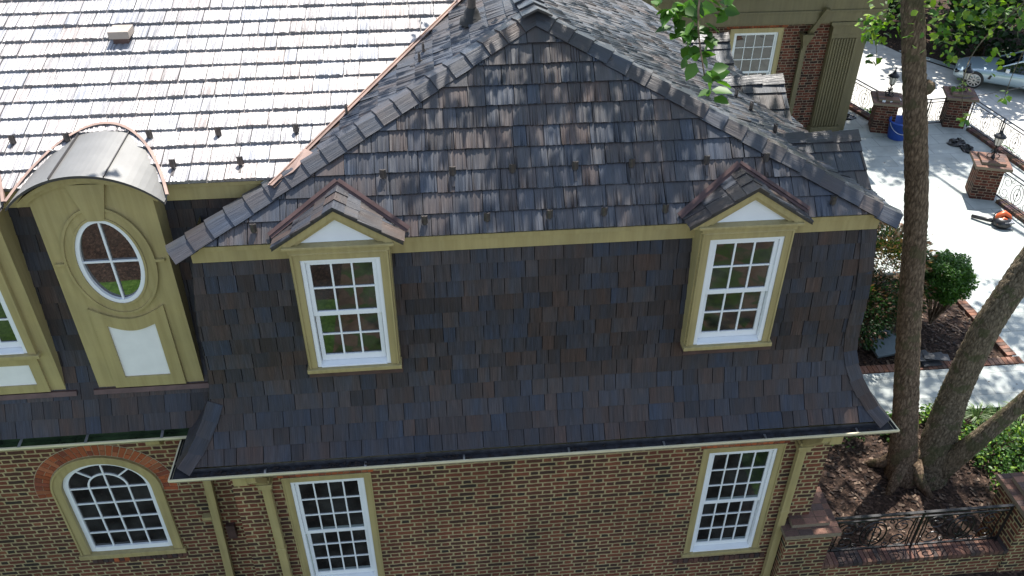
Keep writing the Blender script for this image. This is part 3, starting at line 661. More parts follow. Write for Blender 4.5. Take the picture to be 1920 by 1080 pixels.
# ---- barrel-roofed dormers on the left block
def barrel(xc, oval):
    y = .5; hw = .63; z0 = .63; zt = 3.30; rise = .30; n = 24
    RR = (hw**2+rise**2)/(2*rise)
    def az(x, hw_=hw, rise_=rise, base=zt):
        Rr = (hw_**2+rise_**2)/(2*rise_); return base+rise_-Rr+math.sqrt(max(0, Rr*Rr-(x-xc)**2))
    b = MB(); top = [(xc+hw-2*hw*i/n, az(xc+hw-2*hw*i/n)) for i in range(n+1)]
    P = [(xc-hw, z0), (xc+hw, z0)]+top
    # face built round the opening
    if oval:
        oz, ox, oh, ow = 2.48, xc+0.0, .56, .345
        m = 48; inner = [V((ox+ow*math.cos(2*math.pi*i/m), y, oz+oh*math.sin(2*math.pi*i/m))) for i in range(m)]
        def outer(a):
            dx, dz = math.cos(a), math.sin(a); t = 9
            for _ in range(1):
                if dx > 1e-6: t = min(t, (xc+hw-ox)/dx)
                if dx < -1e-6: t = min(t, (xc-hw-ox)/dx)
                if dz < -1e-6: t = min(t, (z0-oz)/dz)
            if dz > 0:
                for q in range(200):
                    tt = t*q/200; X = ox+dx*tt; Z = oz+dz*tt
                    if Z > az(min(max(X, xc-hw), xc+hw)): return V((X, y, Z))
            return V((ox+dx*t, y, oz+dz*t))
        angs = sorted({2*math.pi*i/m for i in range(m)} | {(math.atan2(z0-oz, s*hw)) % (2*math.pi) for s in (-1, 1)} | {(math.atan2(zt-oz, s*hw)) % (2*math.pi) for s in (-1, 1)})
        for i, a in enumerate(angs):
            c = angs[(i+1) % len(angs)]; ia, ic = V((ox+ow*math.cos(a), y, oz+oh*math.sin(a))), V((ox+ow*math.cos(c), y, oz+oh*math.sin(c)))
            b.poly([ia, outer(a), outer(c), ic])
            b.poly([ia, ic, ic+V((0, .08, 0)), ia+V((0, .08, 0))])
    else:
        wx, wb, wt = .47, 1.24, 2.97
        b.poly([(xc-hw, y, z0), (xc+hw, y, z0), (xc+hw, y, wb), (xc-hw, y, wb)]); b.poly([(xc-hw, y, wb), (xc-wx, y, wb), (xc-wx, y, wt), (xc-hw, y, wt)]); b.poly([(xc+wx, y, wb), (xc+hw, y, wb), (xc+hw, y, wt), (xc+wx, y, wt)])
        b.poly([(xc-hw, y, wt), (xc+hw, y, wt)]+[(x, y, z) for x, z in top]); b.poly([(xc-wx, y+.12, wb), (xc+wx, y+.12, wb), (xc+wx, y+.12, wt), (xc-wx, y+.12, wt)])
    for s in (-1, 1): q = [(xc+s*hw, y, z0), (xc+s*hw, 1.2, z0), (xc+s*hw, 1.2, zt), (xc+s*hw, y, zt)]; b.poly(q if s > 0 else q[::-1])
    b.poly([(xc-hw, 1.2, z0), (xc+hw, 1.2, z0), (xc+hw, y, z0), (xc-hw, y, z0)])
    dm = b.build('dormer', 'olive', house, (xc, y, z0))
    # cornice band following the arch, keystone
    b = MB()
    def band(x0, x1, za, zb, y0, y1, m=20, off=0):
        for i in range(m):
            A, B = x0+(x1-x0)*i/m, x0+(x1-x0)*(i+1)/m
            b.hexa([(A, y0, az(A, hw+.12, rise+.02, zt-.03)-zb), (B, y0, az(B, hw+.12, rise+.02, zt-.03)-zb), (B, y1, az(B, hw+.12, rise+.02, zt-.03)-zb), (A, y1, az(A, hw+.12, rise+.02, zt-.03)-zb), (A, y0, az(A, hw+.12, rise+.02, zt-.03)-za), (B, y0, az(B, hw+.12, rise+.02, zt-.03)-za), (B, y1, az(B, hw+.12, rise+.02, zt-.03)-za), (A, y1, az(A, hw+.12, rise+.02, zt-.03)-za)])
    band(xc-hw-.08, xc+hw+.08, .0, .05, y-.09, y+.0); band(xc-hw-.04, xc+hw+.04, .051, .10, y-.045, y-.001); band(xc-hw-.08, xc+hw+.08, .0, .05, y+.001, y+.6)
    b.build('cornice', 'olive', dm)
    # raised trim
    b = MB()
    if oval:
        ring_band(b, xc, 2.48, .375, .59, .47, .70, y-.022, y, 48, 0, 2*math.pi); ring_band(b, xc, 2.48, .455, .685, .485, .715, y-.036, y-.023, 48, 0, 2*math.pi)
        ring_band(b, xc, 2.48, .348, .563, .374, .589, y-.034, y, 48, 0, 2*math.pi)
        for s in (-1, 1): b.box(xc+s*.53-.055, xc+s*.53+.055, y-.04, y, 2.47, 2.50)
        kz = az(xc)-.125; b.prism([(xc-.085, y-.042, 3.03), (xc+.085, y-.042, 3.03), (xc+.2, y-.042, kz), (xc-.2, y-.042, kz)], (0, .041, 0))
        N = 16; arc = [(xc-.42+.84*i/N, 1.86-.17*math.sin(math.pi*i/N)) for i in range(N+1)]
        inn = [(xc-.27+.54*i/N, 1.60-.085*math.sin(math.pi*i/N)) for i in range(N+1)]
        for i in range(N): b.prism([(inn[i][0], y-.03, inn[i][1]), (inn[i+1][0], y-.03, inn[i+1][1]), (arc[i+1][0], y-.03, arc[i+1][1]), (arc[i][0], y-.03, arc[i][1])], (0, .03, 0))
        b.prism([(xc-.42, y-.03, .64), (xc+.42, y-.03, .64), (xc+.27, y-.03, .80), (xc-.27, y-.03, .80)], (0, .03, 0))
        b.prism([(xc-.42, y-.03, .64), (xc-.27, y-.03, .80), inn[0][:1]+(y-.03, inn[0][1]), arc[0][:1]+(y-.03, arc[0][1])], (0, .03, 0))
        b.prism([(xc+.27, y-.03, .80), (xc+.42, y-.03, .64), arc[-1][:1]+(y-.03, arc[-1][1]), inn[-1][:1]+(y-.03, inn[-1][1])], (0, .03, 0))
        b.build('trim', 'olive', dm)
        b = MB(); b.poly([(xc-.27, y-.008, .80), (xc+.27, y-.008, .80)]+[(x, y-.008, z) for x, z in inn[::-1]]); b.build('panel', 'panel_white', dm)
        b = MB(); ring_band(b, xc, 2.48, .30, .515, .347, .562, y-.02, y+.03, 48, 0, 2*math.pi)
        b.box(xc-.011, xc+.011, y-.005, y+.02, 1.96, 3.0); b.box(xc-.305, xc-.011, y-.004, y+.018, 2.469, 2.491); b.box(xc+.011, xc+.305, y-.004, y+.018, 2.469, 2.491)
        wn = b.build('window', 'white', house, (xc, y, 2.48))
        b = MB(); b.prism([(xc+.32*math.cos(2*math.pi*i/40), y+.022, 2.48+.53*math.sin(2*math.pi*i/40)) for i in range(40)], (0, .006, 0)); b.build('pane', 'glass_oval', wn)
    else:
        b.box(xc-.46, xc+.46, y-.03, y, .64, .76); b.box(xc-.46, xc+.46, y-.03, y, 1.08, 1.2); b.box(xc-.46, xc-.34, y-.03, y, .76, 1.08); b.box(xc+.34, xc+.46, y-.03, y, .76, 1.08)
        b.build('trim', 'olive', dm); b = MB(); b.box(xc-.34, xc+.34, y-.012, y+.01, .76, 1.08); b.build('panel', 'panel_white', dm)
        dh_window(xc, .40, 1.27, 2.9, y-.03, 3, 2, house, .1, casd=.025)
    # barrel roof with standing seams, dying into the main slope
    rh = hw+.17; rr = rise+.05; base = zt-.0; fy = y-.17; m = 28
    f = lambda x: az(x, rh, rr, base)
    b = MB(); by = lambda z: max(.4, .61+(z-3.36)/.344)
    xs = [xc-rh+2*rh*i/m for i in range(m+1)]
    for A, B in zip(xs, xs[1:]):
        b.poly([(A, fy, f(A)), (B, fy, f(B)), (B, by(f(B))+.05, f(B)), (A, by(f(A))+.05, f(A))])
        b.poly([(A, fy, f(A)-.03), (B, fy, f(B)-.03), (B, fy, f(B)), (A, fy, f(A))], mi=1); b.poly([(A, fy, f(A)-.03), (A, by(f(A)), f(A)-.03), (B, by(f(B)), f(B)-.03), (B, fy, f(B)-.03)], mi=1)
    for i in (1, 2):
        X = xc-rh+2*rh*i/3; t = V((1, 0, (f(X+.01)-f(X-.01))/.02)).normalized(); nn = V((-t.z, 0, t.x)); P = V((X, fy, f(X))); Q = V((X, by(f(X)), f(X)))
        b.bar(P+nn*.012, Q+nn*.012, .008, .026, tuple(nn), mi=1)
    b.build('barrel_roof', ['zinc', 'seam'], dm)
    b = MB()
    for A, B in zip(xs, xs[1:]):
        for (wi, lf, mi) in ((.032, .044, 0),):
            pa, pb = V((A, by(f(A)), f(A))), V((B, by(f(B)), f(B))); c = V((xc, .4, 0)); 
            oa, ob = (pa-V((xc, .35, pa.z))).normalized(), (pb-V((xc, .35, pb.z))).normalized()
            qa, qb = pa+oa*wi, pb+ob*wi; qa.z = 3.36+.344*(qa.y-.61); qb.z = 3.36+.344*(qb.y-.61)
            b.poly([pa+nM*lf, pb+nM*lf, qb+nM*lf, qa+nM*lf][::-1]); b.poly([qa+nM*lf, qb+nM*lf, qb, qa])
    b.build('roof_flashing', 'copper', dm)
    b = MB(); b.hexa([(xc-hw-.06, .44, .572), (xc+hw+.13, .44, .572), (xc+hw+.13, .50, .572), (xc-hw-.06, .50, .572), (xc-hw-.06, .465, .628), (xc+hw+.13, .465, .628), (xc+hw+.13, .51, .628), (xc-hw-.06, .51, .628)]); b.build('apron_flashing', 'copper_dark', dm)
barrel(-4.785, True); barrel(-6.44, False)
# ---- gutters
def gutter(path, inner, name, liner, y_in):
    """K-style gutter: path is the outer lip line, inner the roof side"""
    b = MB()
    for (a, c), (ia, ic) in zip(zip(path, path[1:]), zip(inner, inner[1:])):
        a, c, ia, ic = V(a), V(c), V(ia), V(ic); dn = V((0, 0, -.10))
        oa, oc = a+(ia-a)*.12, c+(ic-c)*.12; wa, wc = a+(ia-a)*.35+dn, c+(ic-c)*.35+dn
        b.poly([a, c, oc, oa]); b.poly([a-V((0, 0, .03)), c-V((0, 0, .03)), c, a]); b.poly([wa, wc, c-V((0, 0, .03)), a-V((0, 0, .03))]); b.poly([ia+dn, ic+dn, wc, wa])
        b.poly([oa, oc, oc+dn*.6, oa+dn*.6], mi=1); b.poly([oa+dn*.6, oc+dn*.6, ic+dn*.6, ia+dn*.6], mi=1); b.poly([ia+dn, ia+V((0, 0, .02)), ic+V((0, 0, .02)), ic+dn], mi=1)
    return b.build(name, ['cream', liner], house)
g1 = gutter([(-4.5, .30, .02), (-4.52, -.52, 0), (4.52, -.52, 0), (4.52-.129*6.9, 7, .02)], [(-4.36, .30, .02), (-4.37, -.38, 0), (4.37, -.38, 0), (4.37-.129*6.9, 7, .02)], 'gutter', 'gutter_in', 0)
g2 = gutter([(-9.2, .11, .08), (-4.27, .11, .08)], [(-9.2, .27, .08), (-4.27, .27, .08)], 'gutter', 'algae', 0)
for x in (-7.2, -6.42, -5.63, -4.72): b = MB(); b.obox((x, .19, .085), (.016, .004, 0), (-.005, .08, 0), (0, 0, .003)); b.build('strap', 'alu', g2)
b = MB(); r2 = random.Random(3)
for i in range(260):
    x = r2.choice((r2.uniform(-4.3, -1.0), r2.uniform(-4.3, 4.3))); s = r2.uniform(.006, .025); a = r2.uniform(0, 3); b.obox((x, r2.uniform(-.48, -.39), -.045+r2.uniform(0, .02)), (s*math.cos(a), s*math.sin(a), 0), (-s*.5*math.sin(a), s*.5*math.cos(a), 0), (0, 0, .003), (.05, .04, .03))
b.build('leaf_litter', 'debris', g1)
for x in (-3.4, -2.2, -1.0, .3, 1.5, 2.8, 4.0): b = MB(); b.box(x-.012, x+.012, -.5, -.4, -.035, -.03); b.build('strap', 'alu', g1)
# soffit / bed board behind gutters
b = MB(); b.box(-4.36, 4.36, -.375, -.005, -.1, -.075); b.hexa([(4.0, -.005, -.1), (4.36, -.005, -.1), (3.47, 7, -.1), (3.1, 7, -.1), (4.0, -.005, -.075), (4.36, -.005, -.075), (3.47, 7, -.075), (3.1, 7, -.075)]); b.box(-4.36, -4.002, -.005, .55, -.1, -.075); b.build('soffit', 'olive', house)
b = MB(); b.box(-9.2, -4.37, .275, .615, -.02, .07); b.build('soffit', 'olive', house)
# brackets and downspouts
def corbel(x, y, z=-.15, d=.40, h=.30):
    b = MB(); b.prism([(x-.09, y, z), (x-.09, y-d, z), (x-.09, y-d, z-h*.55), (x-.09, y-d*.8, z-h*.85), (x-.09, y-d*.4, z-h), (x-.09, y, z-h)], (.17, 0, 0)); b.box(x-.11, x+.10, y-d-.02, y-.01, z+.001, z+.04); b.build('bracket', 'olive', house, bevel=.01)
corbel(-3.74, -.002); corbel(3.80, -.002); corbel(-4.93, LY-.002, -.09, .3, .26)
def downspout(x, y, ztop, xo, zbot=-5, straight=False):
    b = MB(); pts = [V((xo, y-.40, ztop)), V((xo, y-.38, ztop-.1)), V((x, y-.07, ztop-.50)), V((x, y-.07, zbot))]
    if straight: pts = [V((xo, y-.1, ztop)), V((x, y-.07, zbot))]
    for p, q in zip(pts, pts[1:]): b.bar(p, q, .11, .08, (0, -1, 0))
    if not straight: b.box(x-.085, x+.085, y-.15, y-.004, -.70, -.64); b.box(x-.10, x+.10, y-.16, y-.004, -.639, -.61); b.box(x-.07, x+.07, y-.13, y-.004, -.609, -.56)
    for z in (-2.0, -3.6): b.box(x-.065, x+.065, y-.116, y-.02, z-.03, z+.03)
    b.build('downspout', 'olive', house, bevel=.004)
downspout(-3.55, 0, -.14, -3.6); downspout(3.56, 0, -.14, 3.64); downspout(-4.66, LY+.02, -.05, -4.45, straight=True)
b = MB(); b.tube([(-4.2, LY-.01, -.1), (-4.2, LY-.012, -1.2), (-4.1, LY-.015, -2.2), (-4.08, LY-.012, -4)], .008, 6); b.build('cable', 'black', house)
b = MB(); b.box(-4.45, -4.33, LY-.07, LY-.002, -2.5, -2.22); b.build('junction_box', 'copper_dark', house)
# glimpses inside the lower windows: interior sill and chair
# ------------------------------------------------------------ rear wing
wing = thing('brick_wing', (7.5, 15, GZ), 'rear brick wing with a fluted olive corner pilaster and white paned window, behind the roof', 'building')
WY = 15.0; b = MB(); wall(b, -6, 10.9, -8, .1, WY, [(7.13, 8.60, -2.6, -.55)]); b.poly([(10.9, WY, -8), (10.9, 24, -8), (10.9, 24, .1), (10.9, WY, .1)]); b.build('wall', 'brick_red', wing)
b = MB(); px0, px1 = 9.98, 10.78
b.box(px0, px1, WY-.16, WY-.002, -8, -.62); n = 9; fwid = (px1-px0-.06)/n
for i in range(n): b.box(px0+.03+i*fwid+.012, px0+.03+(i+1)*fwid-.03, WY-.195, WY-.161, -3.5, -.82)
b.box(px0-.02, px1+.02, WY-.2, WY-.001, -.80, -.66); b.box(px0-.04, px1+.04, WY-.24, WY-.001, -.66, -.44); b.box(px0-.1, px1+.1, WY-.3, WY-.001, -.439, -.37); b.box(px0-.18, px1+.18, WY-.38, WY-.001, -.369, -.28); b.box(px0-.05, px1+.05, WY-.25, WY-.001, -3.7, -3.5)
b.box(px1+.002, 11.05, WY-.10, WY+.6, -8, -.37)
b.build('pilaster', 'olive_shaded', wing, bevel=.008)
b = MB(); b.box(-6, 11.3, WY-.35, WY+.2, -.275, 1.3); b.box(-6, 11.32, WY-.38, WY-.351, .0, .06); b.box(-6, 11.32, WY-.42, WY-.351, .42, .52); b.box(-6, 11.5, WY-.75, WY+.2, 1.301, 1.5); b.box(-6, 11.4, WY-.30, WY-.001, -.34, -.276); b.build('cornice', 'olive_shaded', wing, bevel=.01)
b = MB(); b.prism([(-6, WY-.8, 1.52), (-6, WY+9, 1.52), (-6, WY+4, 4.2)], (17.6, 0, 0)); b.build('roof', 'stack', wing)
xs = 9.25; b = MB(); b.bar((xs, WY-.1, -5), (xs, WY-.1, -.95), .13, .1, (0, -1, 0)); b.rev([(.07, -.3), (.08, -.2), (.22, .12), (.24, .16), (.1, .161)], (xs, WY-.14, -.8), 4, rot=.5); b.bar((xs+.08, WY-.15, -.66), (xs+.3, WY-.5, .15), .13, .1, (0, -1, 0)); b.build('downspout', 'olive_shaded', wing)
# splayed arch of tall bricks over the window
b = MB(); n = 20
for i in range(n):
    xa, xb = 7.02+(1.68)*i/n+.008, 7.02+1.68*(i+1)/n-.008; cx = 7.86
    for k, (z0, z1) in enumerate(((-.52, -.40), (-.39, -.28)) if i % 2 else ((-.52, -.44), (-.43, -.28))):
        f0, f1 = 1+(z0+.52)*.9, 1+(z1+.52)*.9; c = rs.choice(RED); kk = rs.uniform(.7, 1)
        b.prism([(cx+(xa-cx)*f0, WY-.012, z0), (cx+(xb-cx)*f0, WY-.012, z0), (cx+(xb-cx)*f1, WY-.012, z1), (cx+(xa-cx)*f1, WY-.012, z1)], (0, .03, 0), tuple(x*kk for x in c))
b.build('brick_lintel', 'unit_brick', wing)
dh_window(7.87, .63, -3.0, -.64, WY+.02, 4, 3, wing, .13, casd=.04)
# ------------------------------------------------------------ ground, paving
def sheet(name, pts, z, mat, thick=0):
    b = MB()
    if thick: b.prism([(x, y, z-thick) for x, y in pts], (0, 0, thick))
    else: b.poly([(x, y, z) for x, y in pts])
    return struct(b.build(name, mat, None, (0, 0, 0)))
def terr(x, y):
    s = lambda t: max(0, min(1, t))
    k = max(s((y-15.35)/1.2)*s((x-10.95)/.2), s((x-15.3-(y-15)*-.17)/1.0)*s((y+2)/4))
    back = s((math.hypot(x-20, y-24)-15)/14)*6 if y > 20 else 0
    return -3.76-k*2.78+back
b = MB(); gx = [-60, -40, -25, -15, -8]+[x*.5 for x in range(-10, 80)]+[42, 50, 65, 90]; gy = [-60, -40, -25, -15, -10]+[y*.5 for y in range(-16, 90)]+[50, 60, 80, 120]
for i in range(len(gx)-1):
    for j in range(len(gy)-1):
        x0, x1, y0, y1 = gx[i], gx[i+1], gy[j], gy[j+1]; mi = 0
        if 4 < x1 <= 11.5 and -1 < y0 < 9: mi = 1
        if y1 <= -9 or (x1 < 0 and y1 < -7.5): mi = 1
        if -3 < y0 < 0 and x0 < 4: mi = 1
        if -14 < y0 < -2.5 and x0 > -4: mi = 2
        if y0 > 24 and x0 > 17.5 and y0 > 43-x0: mi = 1
        b.poly([(x0, y0, terr(x0, y0)), (x1, y0, terr(x1, y0)), (x1, y1, terr(x1, y1)), (x0, y1, terr(x0, y1))], mi=mi)
struct(b.build('ground', ['lawn', 'mulch', 'bed'], None, (0, 0, 0)))
sheet('patio', [(10.45, -3), (15.2, -3), (15.6, 11.8), (15.05, 15.3), (12.3, 15.3), (11.4, 18.5), (3.9, 18.5), (3.9, 7.7), (10.35, 7.7)], GZ, 'bluestone', 3.5)
sheet('path', [(4.3, 3.25), (10.44, 3.25), (10.44, 4.38), (4.3, 4.38)], GZ+.004, 'bluestone')
sheet('driveway', [(11.2, 16.9), (16.2, 16.5), (16.7, 13.5), (17, 0), (60, 0), (60, 4), (26, 21.6), (21.2, 25.0), (19.5, 27.6), (18.6, 30.2), (17.6, 38), (9, 44), (10.5, 28)], -6.5, 'drive')
sheet('road_edge', [(19.55, 27.7), (21.3, 25.05), (26.1, 21.7), (26.4, 22.0), (21.6, 25.35), (19.85, 27.85)], -6.49, 'bluestone')
# brick edging of the planting bed: single bricks
def edging(a, c, wd=.2):
    a, c = V((*a, 0)), V((*c, 0)); d = (c-a); L = d.length; d.normalize(); n = int(L/.1); s = V((-d.y, d.x, 0)); b = MB(); rr = random.Random(int(L*100))
    for i in range(n):
        p = a+d*(i+.5)*(L/n)+V((0, 0, GZ-.02)); cl = rr.choice(((.22, .10, .06), (.17, .08, .05), (.25, .13, .09), (.13, .08, .06))); b.obox(p, d*(L/n/2-.006), s*wd/2, (0, 0, .04), cl)
    return tag(b.build('brick_edging', 'unit_brick', None, (a.x, a.y, GZ)), '', 'edging')
e1 = edging((4.4, 4.5), (10.5, 4.5)); e1["label"] = "row of red bricks edging the mulch bed beside the bluestone path"; e1["group"] = "brick edging"
e2 = edging((10.38, 4.65), (10.22, 7.6)); e2["label"] = "short row of red bricks between mulch bed and sunlit terrace near the round bush"; e2["group"] = "brick edging"
# ------------------------------------------------------------ brick piers, walls, railings, lanterns
def pier_mesh(name, hw=.30, h=1.0, capw=.44, loc=(0, 0, 0), rz=0, label='', tex='brick_red', hwy=None, capwy=None):
    t = thing(name, loc, label, 'brick pier', None); t.rotation_euler = (0, 0, rz); hy = hwy or hw; cy = capwy or capw
    WL[t.name] = V((0, 0, 0))
    b = MB(); b.box(-hw, hw, -hy, hy, 0, h-.14); b.box(-hw-.03, hw+.03, -hy-.03, hy+.03, h-.139, h-.081); b.build('shaft', tex, t)
    b = MB(); rr = random.Random(int(loc[0]*77)); 
    def course(hx, hy_, z0, z1, palette):
        nx = max(2, round(2*hx/.2)); ny = max(2, round(2*hy_/.11))
        for i in range(nx):
            for j in range(ny):
                x0, x1 = -hx+2*hx*i/nx+.005, -hx+2*hx*(i+1)/nx-.005; y0, y1 = -hy_+2*hy_*j/ny+.005, -hy_+2*hy_*(j+1)/ny-.005; k = rr.uniform(.8, 1.25)
                b.box(x0, x1, y0, y1, z0, z1, tuple(q*k for q in rr.choice(palette)))
        b.box(-hx+.004, hx-.004, -hy_+.004, hy_-.004, z0, z1-.006, (.2, .16, .11))
    pal = ((.16, .085, .06), (.12, .07, .055), (.19, .10, .07), (.10, .065, .055))
    course(capw, cy, h-.08, h, pal); course(capw*.68, cy*.68, h+.001, h+.07, pal); b.build('cap', 'unit_brick', t); return t
PR = R(-18)
P1, P2, P3 = (12.17, 14.9), (14.5, 15.05), (13.14, 10.95)
pier_mesh('brick_pier', loc=(*P1, GZ), rz=PR, label='brick pier beside the blue bucket, holding a black lantern, left of the tall trunk')
pier_mesh('brick_pier', loc=(*P2, GZ), rz=PR, label='brick pier at the far terrace corner right of the tall trunk, before the driveway')
pier_mesh('brick_pier', loc=(*P3, GZ), rz=PR, label='nearest terrace brick pier, standing above the orange leaf blower')
pier_mesh('brick_pier', loc=(3.98, .12, GZ-.9), rz=0, hw=.34, h=2.3, capw=.42, hwy=.36, capwy=.43, tex='brick', label='brick pier built against the house corner at the left end of the low garden wall')
pier_mesh('brick_pier', loc=(7.72, .12, GZ-.9), rz=0, hw=.42, h=2.3, capw=.50, hwy=.34, capwy=.42, tex='brick', label='brick pier in the bottom right corner at the right end of the low garden wall')
gw = thing('garden_wall', (5.8, -.08, GZ-.9), 'low brick garden wall with a dark brick coping below the black railing at bottom right', 'garden wall')
b = MB(); b.box(4.3, 7.32, -.19, .03, -4.8, -3.27); b.build('wall', 'brick', gw)
b = MB(); rr = random.Random(5); n = 40
for i in range(n):
    x0 = 4.3+3.0*i/n; k = rr.uniform(.8, 1.3); c = rr.choice(DRK+[(.12, .06, .045), (.15, .08, .055)]); b.box(x0+.004, x0+3.0/n-.005, -.225, .06, -3.268, -3.19, tuple(q*k for q in c))
b.build('coping', 'unit_brick', gw)
def scroll(cx, cz, r, a0, turns, sgn=1, n=26):
    return [V((cx+sgn*r*(1-.75*i/n)*math.cos(a0+turns*2*math.pi*i/n), 0, cz+r*(1-.75*i/n)*math.sin(a0+turns*2*math.pi*i/n))) for i in range(n+1)]
def railing(a, c, z0, z1, label, npan=1, post=True, scale=1, tr=.0085):
    """ornamental iron railing from a to c: rails, posts, scroll panels"""
    a, c = V((*a, z0)), V((*c, z0)); L = (c-a).length; t = thing('iron_railing', a, label, 'railing', 'black scrollwork railings'); rz = math.atan2(c.y-a.y, c.x-a.x); t.rotation_euler = (0, 0, rz); WL[t.name] = V((0, 0, 0))
    H = z1-z0
    b = MB(); b.box(0, L, -.022, .022, H-.02, H); b.box(0, L, -.012, .012, H-.12, H-.10); b.build('top_rail', 'iron', t)
    b = MB(); b.box(0, L, -.014, .014, .06, .085); b.build('bottom_rail', 'iron', t)
    for i in range(npan+1):
        x = L*i/npan; b = MB(); b.box(x-.014, x+.014, -.014, .014, -.03, H+.0)
        if post and 0 < i < npan:
            for dx in (-.07, .07): b.box(x+dx-.007, x+dx+.007, -.007, .007, .06, H-.1)
        b.build('post', 'iron', t)
    for i in range(npan):
        x0, x1 = L*i/npan, L*(i+1)/npan; cx = (x0+x1)/2; hw = (x1-x0)/2; cz = H*.48; b = MB(); R1 = min(hw*.36, H*.34)
        b.tube([V((cx+R1*.8*math.cos(q*math.pi/12), 0, cz+H*.33*math.sin(q*math.pi/12))) for q in range(24)], tr, 5, closed=True)
        b.tube([V((cx+R1*.45*math.cos(q*math.pi/8), 0, cz+H*.2*math.sin(q*math.pi/8))) for q in range(16)], tr, 5, closed=True)
        b.tube([V((cx, 0, cz-H*.36)), V((cx, 0, cz+H*.36))], tr*.9, 5); b.rev([(0, -.05), (.02, -.02), (.022, .01), (0, .05)], (cx, 0, cz), 6)
        for s in (-1, 1):
            for v in (-1, 1):
                px = cx+s*hw*.62; rr_ = min(hw*.24, H*.19)
                sp = scroll(px, cz+v*H*.18, rr_, 0 if s > 0 else math.pi, 1.35*s*v)
                b.tube(sp, tr*.85, 5)
                b.tube(scroll(cx+s*hw*.36, cz+v*H*.31, rr_*.42, 0, 1.2*s*v, s, 16), tr*.7, 5)
            b.tube([V((cx+s*hw*.86, 0, cz-H*.38)), V((cx+s*hw*.82, 0, cz)), V((cx+s*hw*.86, 0, cz+H*.38))], tr*.8, 5)
        b.build('scroll_panel', 'iron', t)
    return t
railing((4.42, -.03), (7.18, -.03), -3.19, -2.34, 'black scrollwork railing on top of the low garden wall at bottom right', 2, tr=.012)
railing((12.8, 14.95), (14.4, 15.05), GZ, GZ+.86, 'short scrollwork railing behind the tall trunk, between the two far piers', 2)
railing((14.82, 14.75), (15.45, 9.5), GZ+.06, GZ+.92, 'long scrollwork railing at the outer terrace edge, right of the far corner pier', 4)
railing((12.3, 15.25), (11.35, 18.3), GZ+.06, GZ+.92, 'shaded scrollwork railing beside the wing, running back from the pier by the blue bucket', 2)
railing((13.4, 10.7), (14.0, 6.8), GZ+.06, GZ+.9, 'scrollwork railing by the leaf blower, leaving the nearest terrace pier', 3)
def curb(a, c, label, wd=.26, h=.09):
    a, c = V((*a, 0)), V((*c, 0)); d = c-a; L = d.length; d.normalize(); s = V((-d.y, d.x, 0)); n = int(L/.1); b = MB(); rr = random.Random(int(L*31))
    for i in range(n): b.obox(a+d*(i+.5)*L/n+V((0, 0, GZ+h/2)), d*(L/n/2-.005), s*wd/2, (0, 0, h/2), tuple(q*rr.uniform(.8, 1.2) for q in rr.choice(((.14, .075, .055), (.2, .10, .07), (.10, .06, .05)))))
    o = tag(b.build('brick_curb', 'unit_brick', None, (a.x, a.y, GZ)), label, 'curb', 'brick curbs'); return o
curb((14.85, 14.6), (15.5, 9.3), 'dark brick curb under the long outer railing of the terrace'); curb((12.3, 15.2), (11.3, 18.4), 'brick curb under the shaded railing beside the wing'); curb((13.45, 10.5), (14.05, 6.8), 'brick curb under the railing next to the leaf blower')
st = thing('brick_steps', (14.3, 9.3, GZ), 'pinkish brick steps beyond the railing at the right edge', 'steps'); 
for k in range(2):
    b = MB(); rr = random.Random(k)
    for i in range(26):
        for j in range(3): b.box(14.25+j*.2, 14.44+j*.2, 7.2+i*.1+.003, 7.295+i*.1, GZ+.001, GZ+.1*(k+1)-j*0, tuple(q*rr.uniform(.8, 1.2) for q in (.26, .14, .1))) if k == 0 else b.box(14.46+j*.2, 14.65+j*.2, 7.2+i*.1+.003, 7.295+i*.1, GZ+.101, GZ+.2, tuple(q*rr.uniform(.8, 1.2) for q in (.26, .14, .1)))
    b.build('step', 'unit_brick', st)
def lantern():
    t = thing('pier_lantern', (0, 0, 0), '', 'lantern', 'lanterns on the terrace piers'); WL[t.name] = V((0, 0, 0))
    b = MB()
    for q in range(4):
        a = q*math.pi/2+.4; dx, dy = math.cos(a), math.sin(a); pts = [V((dx*r, dy*r, z)) for r, z in ((.02, .02), (.09, .0), (.14, .03), (.15, .08), (.11, .12), (.06, .12), (.04, .18), (.07, .23), (.09, .2), (.08, .17))]; b.tube(pts, .012, 6)
    b.build('scroll_base', 'iron', t)
    b = MB(); b.rev([(.05, 0), (.05, .03), (.022, .05), (.02, .15), (.035, .17), (.02, .2), (.018, .3), (.05, .33), (.075, .36)], (0, 0, 0), 12); b.build('stem', 'iron', t, smooth=True)
    b = MB(); b.rev([(.07, .37), (.115, .58), (.118, .6)], (0, 0, 0), 8); b.build('glass_shade', 'lantern_glass', t)
    b = MB()
    for q in range(8): a = q*math.pi/4; b.tube([V((.072*math.cos(a), .072*math.sin(a), .365)), V((.12*math.cos(a), .12*math.sin(a), .6))], .006, 5)
    b.rev([(.15, .595), (.155, .61), (.12, .65), (.06, .69), (.045, .72), (.03, .74), (.03, .76), (.012, .79), (.022, .81), (.004, .88)], (0, 0, 0), 16); b.rev([(0, .365), (.08, .366), (.08, .375)], (0, 0, 0), 12)
    b.build('hood', 'iron', t, smooth=False); return t
simple('lantern_glass', (.55, .52, .45), .15)
ln = lantern(); ln.location = (*P1, GZ+1.07); ln["label"] = 'black lantern standing on the pier by the blue bucket'
dup(ln, (*P2, GZ+1.07), .3, 'black lantern on the far corner pier, partly hidden by hanging leaves'); dup(ln, (*P3, GZ+1.07), .8, 'black lantern with pale glass on the nearest terrace pier')
